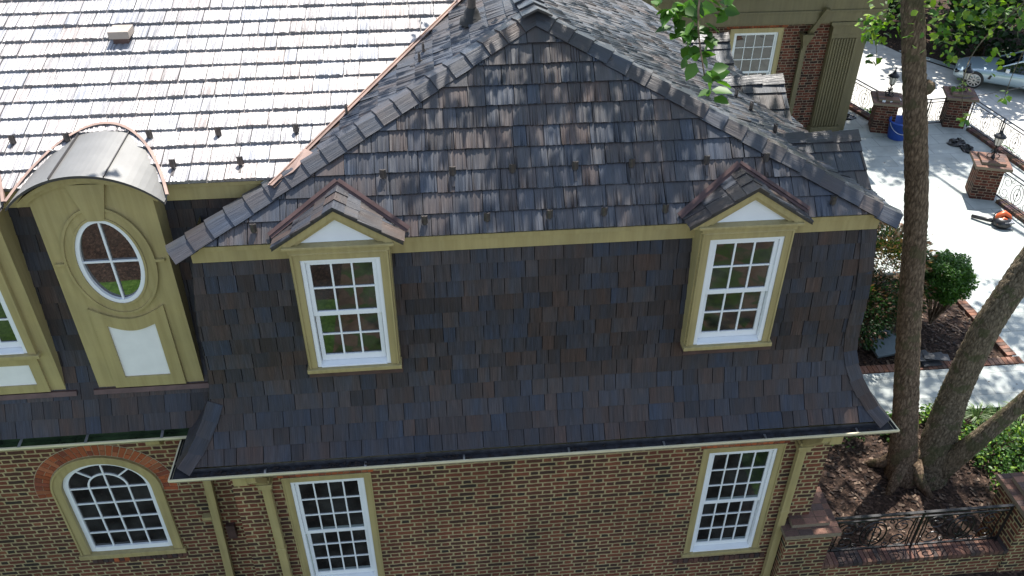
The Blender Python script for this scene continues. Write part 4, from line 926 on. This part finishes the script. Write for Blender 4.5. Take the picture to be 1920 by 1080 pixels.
# bits lying on the pier, bags on the terrace
t = thing('paper_litter', (P1[0]-.2, P1[1]-.1, GZ+1.0), 'crumpled white and yellow papers lying on the lantern pier by the bucket', 'litter'); b = MB(); rr = random.Random(2)
for i in range(9):
    p = V((P1[0]-.25+rr.uniform(0, .5), P1[1]-.3+rr.uniform(0, .12), GZ+1.02)); a = rr.uniform(0, 3); b.obox(p, V((math.cos(a), math.sin(a), .2))*.05, V((-math.sin(a), math.cos(a), .1))*.04, (0, 0, .015))
b.build('paper', 'white', t)
t = thing('bucket', (12.42, 14.3, GZ), 'blue plastic bucket standing at the foot of the lantern pier', 'bucket')
K_ = 1.3; b = MB(); b.rev([(r_*K_, z_*K_) for r_, z_ in ((0, .005), (.19, .005), (.2, .02), (.245, .40), (.265, .40), (.265, .43), (.25, .44), (.235, .43), (.19, .05), (0, .04))], (12.42, 14.3, GZ), 24); b.build('body', 'blue', t, smooth=True)
b = MB(); b.tube([V((12.42+.345*math.cos(a), 14.27-.28*abs(math.sin(a)), GZ+.52-.28*math.sin(a))) for a in [math.pi*i/14 for i in range(15)]], .009, 6); b.build('handle', 'alu', t)
def lump(name, c, r, label, seed, mat='black', group=None):
    rr = random.Random(seed); b = MB(); n, m_ = 14, 8
    for i in range(m_+1):
        th = math.pi/2*i/m_
        for j in range(n):
            a = 2*math.pi*j/n; k = 1+rr.uniform(-.22, .22); b.v.append(V(c)+V((r[0]*math.cos(a)*math.cos(th)*k, r[1]*math.sin(a)*math.cos(th)*k, r[2]*math.sin(th)*k)))
    for i in range(m_):
        for j in range(n): b.f.append([i*n+j, i*n+(j+1) % n, (i+1)*n+(j+1) % n, (i+1)*n+j]); b.m.append(0); b.uv += [(0, 0)]*4; b.c += [(1, 1, 1, 1)]*4
    return tag(b.build(name, mat, None, c), label, 'bag', group)
lump('bag', (14.0, 13.75, GZ), (.26, .2, .16), 'black bag lying on the terrace near the far corner pier, the one further left', 4, group='bags'); lump('bag', (14.1, 13.35, GZ), (.16, .22, .14), 'smaller black bag in front of the other at the far corner pier', 5, group='bags')
lump('bag', (11.5, 15.75, GZ), (.28, .2, .1), 'flat dark bag on the terrace beside the fluted pilaster', 8, group='bags')
# leaf blower
t = thing('leaf_blower', (12.85, 9.4, GZ), 'orange and black backpack leaf blower lying on the sunlit terrace', 'leaf blower'); c = V((12.85, 9.4, GZ))
b = MB(); b.rev([(0, 0), (.2, .01), (.24, .07), (.22, .16), (.14, .22), (0, .23)], c+V((.0, 0, .02)), 14); b.build('fan_housing', 'black', t, smooth=True)
b = MB(); b.tube([c+V((-.16, .03, .12)), c+V((-.1, .06, .26)), c+V((.03, .06, .33)), c+V((.15, .02, .26)), c+V((.2, -.03, .14))], [.05, .07, .075, .06, .04], 8); b.tube([c+V((-.18, -.1, .1)), c+V((-.02, -.06, .24)), c+V((.12, -.12, .18))], [.04, .05, .03], 8); b.build('engine_cover', 'orange', t, smooth=True)
b = MB(); b.tube([c+V((-.15, .05, .12)), c+V((-.3, .16, .1)), c+V((-.55, .42, .06))], [.06, .05, .045], 10); b.build('hose', 'black', t, smooth=True)
b = MB()
for i in range(6): b.box(c.x-.05+i*.045, c.x-.02+i*.045, c.y-.2, c.y-.02, GZ+.15, GZ+.2)
b.build('cooling_fins', 'alu', t)
b = MB(); b.tube([c+V((.1, .1, .25)), c+V((.0, .22, .3)), c+V((-.12, .2, .22)), c+V((-.16, .08, .1))], .014, 6); b.tube([c+V((-.3, -.1, .02)), c+V((-.1, -.2, .03)), c+V((.2, -.24, .02))], .01, 6); b.build('strap', 'black', t)
# leftover shake stack and boards by the trunk
t = thing('shingle_stack', (8.6, 4.72, GZ), 'loose stack of dark roof shingles on the bed edge between the two trunks', 'shingle pile'); rr = random.Random(9)
for i in range(9):
    b = MB(); a = rr.uniform(-.5, .5); p = V((8.45+rr.uniform(-.25, .35), 4.72+rr.uniform(-.2, .15), GZ+.03+i*.016)); b.obox(p, V((math.cos(a), math.sin(a), 0))*rr.uniform(.16, .26), V((-math.sin(a), math.cos(a), 0))*.1, (0, 0, .007)); b.build('shingle', 'stack', t)
t = thing('stone_slab', (7.8, 5.2, GZ), 'grey slab leaning in the shade behind the tall trunk', 'slab'); b = MB(); b.obox((7.85, 5.15, GZ+.12), (.32, .05, .0), (-.05, .3, .08), (0, -.008, .03)); b.build('slab', 'slip', t); 
# wire across the terrace
b = MB(); b.tube([V((13.3, 13.2, -2.0))+(V((19, 14.5, -1.2))-V((13.3, 13.2, -2.0)))*(i/12)+V((0, 0, -.25*math.sin(math.pi*i/12))) for i in range(13)], .01, 5); tag(b.build('wire', 'black', None, (13.3, 13.2, -2)), 'thin dark wire crossing the air above the terrace from the tall trunk to the right', 'wire')
# ------------------------------------------------------------ car
def car(loc, rz, k):
    t = thing('parked_car', loc, 'silver blue sedan parked on the driveway at the top right edge', 'car'); t.rotation_euler = (0, 0, rz); t.scale = (k, k, k); WL[t.name] = V((0, 0, 0))
    b = NB('car_paint'); b.b.inputs["Coat Weight"].default_value = 1; MAT['car_paint'] = b.set((.36, .46, .52), .3, .4)
    # body sections along x (0 front, 4.9 rear): half width, bottom, shoulder z, top z
    S = [(0, .62, .30, .52, .56), (.05, .78, .24, .58, .66), (.35, .88, .2, .66, .76), (.8, .92, .2, .74, .86), (1.5, .93, .2, .80, .94), (2.2, .94, .2, .84, .96), (3.2, .94, .2, .88, .98), (4.1, .92, .22, .9, 1.0), (4.7, .86, .28, .86, .98), (4.9, .72, .36, .7, .8)]
    b = MB(); rings = []
    for x, hw, zb, zs, zt in S:
        rings.append([V((x, -hw*.9, zb)), V((x, -hw, (zb+zs)/2)), V((x, -hw*.985, zs)), V((x, -hw*.86, zt-.02)), V((x, -hw*.4, zt+.02)), V((x, hw*.4, zt+.02)), V((x, hw*.86, zt-.02)), V((x, hw*.985, zs)), V((x, hw, (zb+zs)/2)), V((x, hw*.9, zb))])
    n = 10; base = len(b.v)
    for r_ in rings: b.v += r_
    for i in range(len(rings)-1):
        for j in range(n): b.f.append([i*n+j, i*n+(j+1) % n, (i+1)*n+(j+1) % n, (i+1)*n+j]); b.m.append(0); b.uv += [(0, 0)]*4; b.c += [(1, 1, 1, 1)]*4
    for i, rv in ((0, 1), (len(rings)-1, 0)): f = [i*n+j for j in range(n)]; b.f.append(f if rv else f[::-1]); b.m.append(0); b.uv += [(0, 0)]*n; b.c += [(1, 1, 1, 1)]*n
    o = b.build('body', 'car_paint', t, smooth=True); md = o.modifiers.new("sub", 'SUBSURF'); md.levels = md.render_levels = 2
    C_ = [(1.55, .72, .95, .955), (2.35, .62, .96, 1.36), (2.9, .60, .97, 1.43), (3.6, .60, .98, 1.40), (4.45, .66, .98, 1.02)]
    b = MB()
    for (x0, w0, s0, t0), (x1, w1, s1, t1) in zip(C_, C_[1:]):
        b.poly([(x0, -w0, t0), (x1, -w1, t1), (x1, w1, t1), (x0, w0, t0)], mi=0 if 2.3 < x0 < 3.5 else 1)
        for s in (-1, 1):
            q = [(x0, s*(.86), s0-.02), (x1, s*(.86), s1-.02), (x1, s*w1, t1), (x0, s*w0, t0)]; b.poly(q if s < 0 else q[::-1], mi=1)
    for s in (-1, 1):
        pts = [V((x, s*(w+.02), t_+.0)) for x, w, _, t_ in C_]; b.tube(pts, .035, 6, mi=0)
        b.bar((2.95, s*.87, .96), (3.0, s*.61, 1.42), .06, .04, mi=0)
    b.build('cabin', ['car_paint', 'car_glass'], t)
    for x in (.85, 3.85):
        for s in (-1, 1):
            b = MB(); b.rev([(.25, -.12), (.355, -.12), (.37, -.08), (.37, .08), (.355, .12), (.25, .12)], (0, 0, 0), 28)
            for i, v in enumerate(b.v): b.v[i] = V((x+v.x, s*.84+v.z, .37+v.y))
            wh = b.build('wheel', 'rubber', t, smooth=False)
            b = MB()
            for q in range(10): a = q*math.pi/5; b.bar((x+.05*math.cos(a), s*.96, .37+.05*math.sin(a)), (x+.25*math.cos(a+.12), s*.965, .37+.25*math.sin(a+.12)), .035, .03, (0, 1, 0))
            b.tube([V((x+.25*math.cos(q*math.pi/12), s*.962, .37+.25*math.sin(q*math.pi/12))) for q in range(24)], .02, 6, closed=True); b.build('rim', 'alu', wh)
    for s in (-1, 1):
        b = MB(); b.obox((.16, s*.68, .58), (.12, s*-.05, 0), (0, .14, 0), (0, 0, .05)); b.build('headlight', 'car_glass', t); b = MB(); b.obox((1.95, s*1.02, 1.02), (.07, 0, 0), (0, .1, 0), (0, 0, .065)); b.build('mirror', 'white', t, bevel=.02)
        b = MB(); b.prism([(1.32, s*.944, .52), (1.42, s*.944, .52), (1.46, s*.944, .68), (1.38, s*.944, .7)], (0, s*.008, 0)); b.build('side_vent', 'black', t)
        b = MB(); b.box(2.75, 2.95, s*.945-.01, s*.945+.01, .78, .81); b.build('door_handle', 'black', t)
    b = MB(); b.box(-.02, .04, -.3, .3, .36, .56); b.build('grille', 'black', t); return t
car((20.5, 24.75, -6.5), R(-34), .97)
# ------------------------------------------------------------ trees and plants
def leaves(name, P, size, cols, parent, seed=0, mat='leaf', up_bias=.6, aspect=.62, droop=0):
    rg = np.random.default_rng(seed); N = len(P); P = np.asarray(P, float)
    d = rg.normal(size=(N, 3)); d[:, 2] = d[:, 2]*.5-droop; d /= np.linalg.norm(d, axis=1)[:, None]
    u = rg.normal(size=(N, 3)); u[:, 2] += up_bias*3; u -= d*(u*d).sum(1)[:, None]; u /= np.linalg.norm(u, axis=1)[:, None]; s = np.cross(d, u)
    L = (np.asarray(size)*rg.uniform(.65, 1.25, N))[:, None]; Wd = L*aspect*.5
    v = np.stack([P, P+d*L*.28+s*Wd+u*L*.05, P+d*L*.65+s*Wd*.75+u*L*.04, P+d*L-u*L*.08, P+d*L*.65-s*Wd*.75+u*L*.04, P+d*L*.28-s*Wd+u*L*.05], 1).reshape(-1, 3)
    org = np.array(wl(parent)); v = v-org
    base = np.arange(N)[:, None]*6; f = np.concatenate([base+np.array([0, 1, 2, 3]), base+np.array([0, 3, 4, 5])], 1).reshape(-1)
    me = bpy.data.meshes.new(name); me.vertices.add(N*6); me.vertices.foreach_set("co", v.ravel()); me.loops.add(N*8); me.loops.foreach_set("vertex_index", f.astype(np.int32))
    me.polygons.add(N*2); me.polygons.foreach_set("loop_start", (np.arange(N*2)*4).astype(np.int32)); me.update(calc_edges=True)
    cols = np.array(cols); c = cols[rg.integers(0, len(cols), N)]*rg.uniform(.7, 1.3, (N, 1)); c = np.repeat(np.concatenate([c, np.ones((N, 1))], 1), 8, 0)
    ca = me.color_attributes.new("Col", 'FLOAT_COLOR', 'CORNER'); ca.data.foreach_set("color", c.ravel()); me.materials.append(MAT[mat]); me.validate()
    o = bpy.data.objects.new(name, me); sc.collection.objects.link(o); WL[o.name] = wl(parent)
    if parent: o.parent = parent
    return o
def clumps(rg, n, box, rad, per, flat=.6, keep=None):
    out = []
    for _ in range(n):
        c = np.array([rg.uniform(*box[0]), rg.uniform(*box[1]), rg.uniform(*box[2])])
        if keep and not keep(c): continue
        r = rg.uniform(*rad); q = rg.normal(size=(per, 3)); q /= np.linalg.norm(q, axis=1)[:, None]; q *= (rg.random((per, 1))**.45)*r; q[:, 2] *= flat; out.append(c+q)
    return np.concatenate(out)
def ell(rg, c, r, n, shell=.35):
    q = rg.normal(size=(n, 3)); q /= np.linalg.norm(q, axis=1)[:, None]; k = 1-shell*rg.random((n, 1))**1.5; nz = 1+.12*np.sin(q[:, :1]*7+c[0])*np.sin(q[:, 1:2]*6)+.08*np.sin(q[:, 2:]*11); return np.array(c)+q*k*nz*np.array(r)
GR = [(.045, .11, .015), (.06, .14, .02), (.035, .085, .014), (.08, .17, .03)]; DG = [(.02, .05, .015), (.03, .07, .02), (.015, .04, .012)]; YG = [(.16, .26, .02), (.11, .21, .02), (.2, .29, .03)]
rg = np.random.default_rng(11)
def spline(pts, rad, n=8):
    P, Rr = [], []
    for i in range(len(pts)-1):
        p0, p1, p2, p3 = [V(pts[max(0, min(len(pts)-1, i+k))]) for k in (-1, 0, 1, 2)]
        for j in range(n):
            t = j/n; P.append(.5*((2*p1)+(-p0+p2)*t+(2*p0-5*p1+4*p2-p3)*t*t+(-p0+3*p1-3*p2+p3)*t**3)); Rr.append(rad[i]+(rad[i+1]-rad[i])*t)
    P.append(V(pts[-1])); Rr.append(rad[-1]); return P, Rr
# tree A: the tall trunk in front of the terrace
TA = thing('tree', (6.72, 1.86, GZ), 'tall brown trunked tree rising right through the picture in front of the terrace', 'tree', 'trees by the house')
b = MB(); P, Rr = spline([(6.75, 1.85, -3.9), (6.68, 1.86, -3.55), (6.55, 2.1, -2.5), (6.32, 2.52, -.77), (5.98, 2.73, 1.14), (5.5, 2.8, 2.85), (5.17, 3.09, 4.38), (4.9, 3.2, 6.0), (4.7, 3.3, 9)], [.36, .26, .205, .18, .165, .155, .145, .14, .1], 34); b.tube(P, Rr, 34, jit=.055, seed=1)
b.tube([V((5.45, 2.82, 3.1)), V((5.6, 2.76, 3.16)), V((5.66, 2.74, 3.18))], [.13, .10, .04], 10, jit=.05)
for a in (2.6, 3.9, 5.2, .4): b.tube([V((6.70+.16*math.cos(a), 1.86+.16*math.sin(a), GZ+.42)), V((6.72+.34*math.cos(a), 1.86+.34*math.sin(a), GZ+.08)), V((6.72+.62*math.cos(a), 1.86+.62*math.sin(a), GZ-.09))], [.10, .10, .05], 12, jit=.06)
b.build('trunk', 'bark_a', TA, smooth=True)
b = MB()
for pts, rd in (([(4.9, 3.2, 6.2), (3.5, 1.6, 7.6), (1.6, -1, 8.2), (.5, -2.7, 7.6), (.42, -2.95, 6.9), (.36, -3.1, 6.35), (.38, -3.3, 6.05)], [.09, .06, .04, .015, .008, .006, .004]), ([(4.8, 3.2, 6.8), (6.2, 1.2, 7.2), (7.2, -.2, 7.1)], [.07, .04, .015]), ([(4.8, 3.3, 7), (3, 5, 8.6), (1, 6.5, 9.6)], [.08, .05, .02]), ([(4.8, 3.3, 7.5), (7, 5.5, 9)], [.07, .03])):
    P, Rr = spline(pts, rd, 6); b.tube(P, Rr, 7)
b.build('limb', 'bark_a', TA, smooth=True)
# hanging spray near the camera
q = []
for (x, y, z), n, r in (((.25, -2.9, 6.29), 17, .10), ((.40, -2.95, 6.29), 18, .10), ((.56, -2.95, 6.30), 10, .07), ((.33, -3.0, 6.19), 15, .10), ((.45, -3.05, 6.18), 10, .08), ((.38, -3.15, 6.11), 10, .08), ((.42, -3.3, 6.04), 8, .06), ((.40, -3.38, 5.99), 5, .04), ((.4, -2.9, 6.45), 14, .14)):
    v = rg.normal(size=(n, 3)); v /= np.linalg.norm(v, axis=1)[:, None]; q.append(np.array([x, y, z])+v*rg.random((n, 1))*r)
spray = np.concatenate(q)
# canopy above the frame (dapples the roofs) : keep well above the line of sight
def sunbed(c):
    h = c[2]-GZ; gx, gy = c[0]-SD.x/SD.z*h, c[1]-SD.y/SD.z*h
    return not (4.8 < gx < 9.5 and -.6 < gy < 3.1) or rg.random() < .45
def lim(c):
    if not sunbed(c): return False
    if c[2] < 7.97-.33*(c[1]+7.76)+1.4 or c[1] < -4.5: return False
    h = c[2]-3.6; lx, ly = c[0]-SD.x/SD.z*h, c[1]-SD.y/SD.z*h       # where its shade lands on the roof
    vx = -2.81+(ly-.61)*.755
    if ly > .3 and lx < vx+.25: return ly > 3.9 and lx > -3.2 and rg.random() < .5
    if -3.2 < lx < -1.3 and ly < 1.0: return rg.random() < .06
    if lx < -3.92+(ly-.1)*2.26: return rg.random() < .22
    if ly > 2.2-lx*.4 and ly > 1.8 and lx > .2: return rg.random() < .36
    return rg.random() < min(1, max(.2, (lx+2.2)/3.0))
q = clumps(rg, 3000, ((-3.5, 8), (-.5, 10), (6.0, 10.5)), (.12, .36), 13, keep=lim)
leaves('crown', np.concatenate([spray, q]), np.concatenate([np.full(len(spray), .095), np.full(len(q), .14)]), GR, TA, 4, droop=.35, aspect=.72)
# tree B with its leaning second stem
TB = thing('tree', (7.3, 1.8, GZ), 'mossy tree forking into two leaning trunks at the right edge above the flower bed', 'tree', 'trees by the house')
b = MB(); P, Rr = spline([(7.1, 1.8, -3.9), (7.2, 1.86, -3.55), (7.32, 2.1, -2.6), (7.38, 2.2, -1.94), (7.5, 2.25, -.71), (7.9, 2.38, .59), (8.4, 2.6, 2.6), (8.8, 2.9, 5), (8.9, 3.2, 8)], [.40, .31, .25, .225, .21, .195, .17, .15, .1], 30); b.tube(P, Rr, 34, jit=.055, seed=2); b.build('trunk', 'bark_b', TB, smooth=True)
b = MB(); P, Rr = spline([(7.15, 1.8, -3.75), (7.35, 1.72, -3.4), (7.62, 1.52, -2.5), (8.0, 1.38, -1.45), (8.5, 1.2, .1), (9, 1, 2.4), (9.3, 1, 5)], [.24, .2, .14, .12, .11, .10, .06], 30); b.tube(P, Rr, 26, jit=.055, seed=4); b.build('leaning_stem', 'bark_b', TB, smooth=True)
q1 = clumps(rg, 900, ((6.2, 14.2), (3.5, 12.6), (7, 11)), (.2, .5), 20, keep=sunbed); q1 = q1[q1[:, 2] > 7.97-.33*(q1[:, 1]+7.76)+1.5]
q = []
for (x, y, z), n, r in (((5.0, 2.0, 4.3), 70, .38), ((5.4, 1.95, 4.42), 90, .33), ((5.9, 1.95, 4.48), 80, .33), ((6.3, 1.85, 4.45), 60, .33), ((5.15, 1.8, 4.05), 22, .2), ((5.55, 1.6, 4.0), 12, .18), ((4.95, 1.12, 3.9), 9, .09), ((4.93, .9, 3.6), 7, .07), ((4.8, 3.0, 3.9), 46, .26), ((4.6, 2.8, 4.1), 30, .22), ((4.73, 2.75, 3.58), 8, .1), ((6.7, 2.7, 3.0), 7, .09), ((6.05, 1.7, 4.05), 8, .15), ((5.3, 3.4, 4.1), 90, .45), ((6.4, 3.2, 4.25), 60, .4)):
    v = rg.normal(size=(n, 3)); v /= np.linalg.norm(v, axis=1)[:, None]; q.append(np.array([x, y, z])+v*rg.random((n, 1))**.5*r)
q = np.concatenate(q)
leaves('crown', np.concatenate([q, q1]), np.concatenate([np.full(len(q), .10), np.full(len(q1), .15)]), GR+YG+YG, TB, 5, droop=.5, aspect=.75)
b = MB()
for pts, rd in (([(8.9, 3.1, 7), (7.4, 2.5, 5.8), (6, 1.9, 4.7), (5.4, 1.7, 4.2), (4.95, 1.15, 4.0), (4.93, .9, 3.6)], [.07, .04, .015, .007, .005, .003]), ([(7.4, 2.5, 5.8), (5.8, 2.9, 4.9), (4.85, 3, 4.1), (4.7, 2.7, 3.6)], [.03, .015, .006, .003]), ([(8.9, 3, 6), (7.2, 3, 4.6), (6.75, 2.75, 3.5), (6.7, 2.7, 2.95)], [.03, .015, .006, .003])):
    P, Rr = spline(pts, rd, 6); b.tube(P, Rr, 6)
b.build('limb', 'bark_b', TB, smooth=True)
TC = thing('tree', (18.5, 9.5, -6.5), 'broad tree just outside the right edge shading the far end of the terrace', 'tree', 'trees by the house')
b = MB()
for pts, rd in (([(18.5, 9.5, -6.5), (18.3, 9.8, -2), (17.8, 10.6, 3), (16.8, 12, 7), (15.5, 18.5, 9)], [.35, .3, .25, .14, .05]), ([(17.8, 10.6, 3), (15.5, 12.5, 6), (14.2, 18.5, 7)], [.15, .09, .03])):
    P, Rr = spline(pts, rd, 6); b.tube(P, Rr, 12, jit=.05)
b.build('trunk', 'bark_b', TC, smooth=True)
q = clumps(rg, 560, ((13.2, 17.2), (18.0, 21.5), (5.5, 9.5)), (.2, .6), 22); leaves('crown', q, .17, GR, TC, 6)
def bgtree(loc, h, r, label, seed, cols=DG, n=4200, size=.30, name='tree'):
    t = thing(name, loc, label, 'tree', 'dark trees beyond the driveway'); x, y, z = loc
    b = MB(); b.tube([V(loc), V((x+.1, y, z+h*.5)), V((x, y+.1, z+h*.8))], [.22, .16, .08], 9, jit=.05); b.tube([V((x+.1, y, z+h*.4)), V((x+r*.5, y-.2, z+h*.65))], [.09, .03], 6); b.build('trunk', 'bark_a', t, smooth=True)
    g = np.random.default_rng(seed); q = []
    for k in range(16):
        c = (x+g.normal()*r*.5, y+g.normal()*r*.4, z+h*(.12+.85*(k+.5)/16)); q.append(ell(g, c, (r*.42, r*.42, r*.36), n//16, .7))
    leaves('crown', np.concatenate(q), size, cols, t, seed)
for i, (x, y, h, r, lab, cl) in enumerate(((13.6, 35.5, 9, 3.2, 'dark tree at the far end of the driveway by the wing corner', DG), (21.2, 30.4, 8, 2.4, 'dark leafy tree right behind the tall trunk, across the driveway', DG), (22.8, 27.0, 7, 3.1, 'dark tree standing directly behind the parked car bonnet', DG), (26.6, 25.5, 7, 3.0, 'dark tree behind the cabin of the parked car', DG), (11.9, 24.5, 7, 2.0, 'mid green tree left of the driveway behind the railing hedge', GR), (31, 27, 9, 3.5, 'dark tree furthest right beyond the driveway', DG), (24, 31.5, 10, 3.8, 'tall dark tree in the second row behind the car', DG), (21, 36, 10, 4, 'tall dark tree in the second row left of the car', DG))):
    bgtree((x, y, terr(x, y)), h, r, lab, 40+i, cl)
def shrub(loc, r, label, cols, seed, n=1800, size=.07, name='shrub', stems=7, shell=.5, grp=None, core=True):
    t = thing(name, loc, label, 'shrub', grp); x, y, z = loc; g = np.random.default_rng(seed); rr = random.Random(seed); b = MB()
    for i in range(stems):
        a = rr.uniform(0, 6.3); b.tube([V((x+.05*math.cos(a), y+.05*math.sin(a), z)), V((x+r[0]*.35*math.cos(a), y+r[1]*.35*math.sin(a), z+r[2]*.7)), V((x+r[0]*.6*math.cos(a), y+r[1]*.6*math.sin(a), z+r[2]*1.15))], [.02, .014, .006], 5)
    b.build('stem', 'bark_a', t); leaves('foliage', ell(g, (x, y, z+r[2]*1.05), r, n, shell), size, cols, t, seed); return t
def low(loc, r, label, cols, seed, n=900, size=.06, grp='low shrubs in the beds'):
    t = thing('low_shrub', loc, label, 'shrub', grp); x, y, z = loc; g = np.random.default_rng(seed); b = MB(); rr = random.Random(seed)
    for i in range(6): a = rr.uniform(0, 6.3); b.tube([V((x, y, z)), V((x+r[0]*.6*math.cos(a), y+r[1]*.6*math.sin(a), z+r[2]))], [.015, .005], 5)
    b.build('stem', 'bark_a', t); q = ell(g, (x, y, z), r, n, .55); q = q[q[:, 2] > z]; leaves('foliage', q, size, cols, t, seed)
# clipped round bush
t = thing('round_bush', (9.2, 5.8, GZ), 'clipped round green bush on bare stems between the trunks, at the terrace edge', 'shrub'); b = MB(); rr = random.Random(6)
for i in range(26):
    a = rr.uniform(0, 6.3); k = rr.uniform(.3, .8); b.tube([V((9.2, 5.8, GZ)), V((9.2+.2*k*math.cos(a), 5.8+.2*k*math.sin(a), GZ+.4)), V((9.15+.6*k*math.cos(a), 5.78+.6*k*math.sin(a), GZ+1.1))], [.022, .015, .008], 5)
b.build('stem', 'bark_a', t); g = np.random.default_rng(5); q = ell(g, (9.12, 5.75, GZ+1.26), (.54, .54, .52), 13000, .45); q = q[q[:, 2] > GZ+.86]; leaves('foliage', q, .055, GR, t, 5)
shrub((8.1, 6.3, GZ), (1.0, 1.1, 1.0), 'red tipped shrub beside the roof corner, left of the tall trunk', [(.04, .09, .02), (.04, .06, .03), (.26, .13, .08), (.34, .24, .16), (.3, .17, .11), (.06, .1, .03)], 12, 9000, .085)
shrub((7.3, 5.6, GZ), (.9, .9, .75), 'dark green shrub below the red tipped one, touching the roof edge', DG+[(.12, .07, .05)], 13, 4500, .08)
low((6.05, 2.9, GZ), (.45, .4, .5), 'glossy leafed shrub under the gutter corner beside the tall trunk base', GR, 14)
for i, (x, y, r, l) in enumerate(((8.5, 2.2, .55, 'green shrub right of the leaning stem, nearest the fork'), (9.3, 2.1, .6, 'leafy green shrub at the right edge above the corner pier'), (8.0, 2.95, .4, 'small bright shrub between the two trunks beside the path'), (8.6, 1.2, .55, 'dark shrub in the shade behind the right corner pier'), (9.5, 1.2, .6, 'shrub in shade at the right edge, lowest of the bed'), (7.0, 2.9, .3, 'small leafy plant just behind the tall trunk by the path'))):
    low((x, y, GZ), (r, r, r*.85), l, GR+YG[:1], 20+i, int(3200*r), .075)
def grassclump(loc, label, seed, n=110, L=.42):
    rr = random.Random(seed); b = MB(); x, y, z = loc
    for i in range(n):
        a = rr.uniform(0, 6.3); l = L*rr.uniform(.6, 1.1); d = V((math.cos(a), math.sin(a), 0)); s = V((-d.y, d.x, 0))*.008; p = V(loc)+d*rr.uniform(0, .08); m1 = p+d*l*.35+V((0, 0, l*.6)); m2 = p+d*l*.85+V((0, 0, l*.5)); c = rr.choice(((.12, .2, .05), (.2, .27, .1), (.08, .15, .04)))
        b.poly([p-s, p+s, m1+s, m1-s], c); b.poly([m1-s, m1+s, m2], c)
    return tag(b.build('grass_clump', 'leaf', None, loc), label, 'grass clump', 'clumps of strappy grass')
k = 0
for (x, y) in ((9.0, 2.85), (9.5, 2.95), (10.0, 2.8), (9.8, 2.4), (10.2, 2.1), (8.65, 2.9), (10.3, 2.6), (10.1, 1.6)):
    grassclump((x, y, GZ), 'clump of pale strappy grass in the sunny bed beside the path at the right edge', 60+k, L=.4); k += 1
# railing hedge left of pier one, beyond the wall
shrub((11.6, 18.3, -6.5), (.8, 1.4, 2.2), 'dark hedge bush standing below the shaded railing beside the fluted pilaster', DG+GR[2:3], 31, 6000, .14, 'hedge_bush')
shrub((12.9, 16.7, -6.5), (.8, .7, 1.25), 'low dark hedge below the railing by the lantern pier', DG+GR[:1], 32, 3000, .12, 'hedge_bush')
# mulch chips and leaf litter
b = MB(); rr = random.Random(77)
for i in range(5200):
    x, y = rr.uniform(4.4, 10.2), rr.uniform(.1, 7.4)
    if 3.2 < y < 4.65: continue
    s = rr.uniform(.015, .05); a = rr.uniform(0, 6.3); d = V((math.cos(a), math.sin(a), rr.uniform(-.4, .4)))*s; e = V((-math.sin(a), math.cos(a), rr.uniform(-.3, .3)))*s*.45; p = V((x, y, GZ-.045+rr.uniform(0, .015))); c = rr.choice(((.05, .032, .024), (.08, .05, .035), (.025, .018, .014), (.17, .12, .085), (.06, .036, .026)))
    b.poly([p-d-e, p+d-e, p+d+e, p-d+e], c)
struct(b.build('leaf_litter', 'unit_brick', None, (0, 0, 0)), 'stuff')
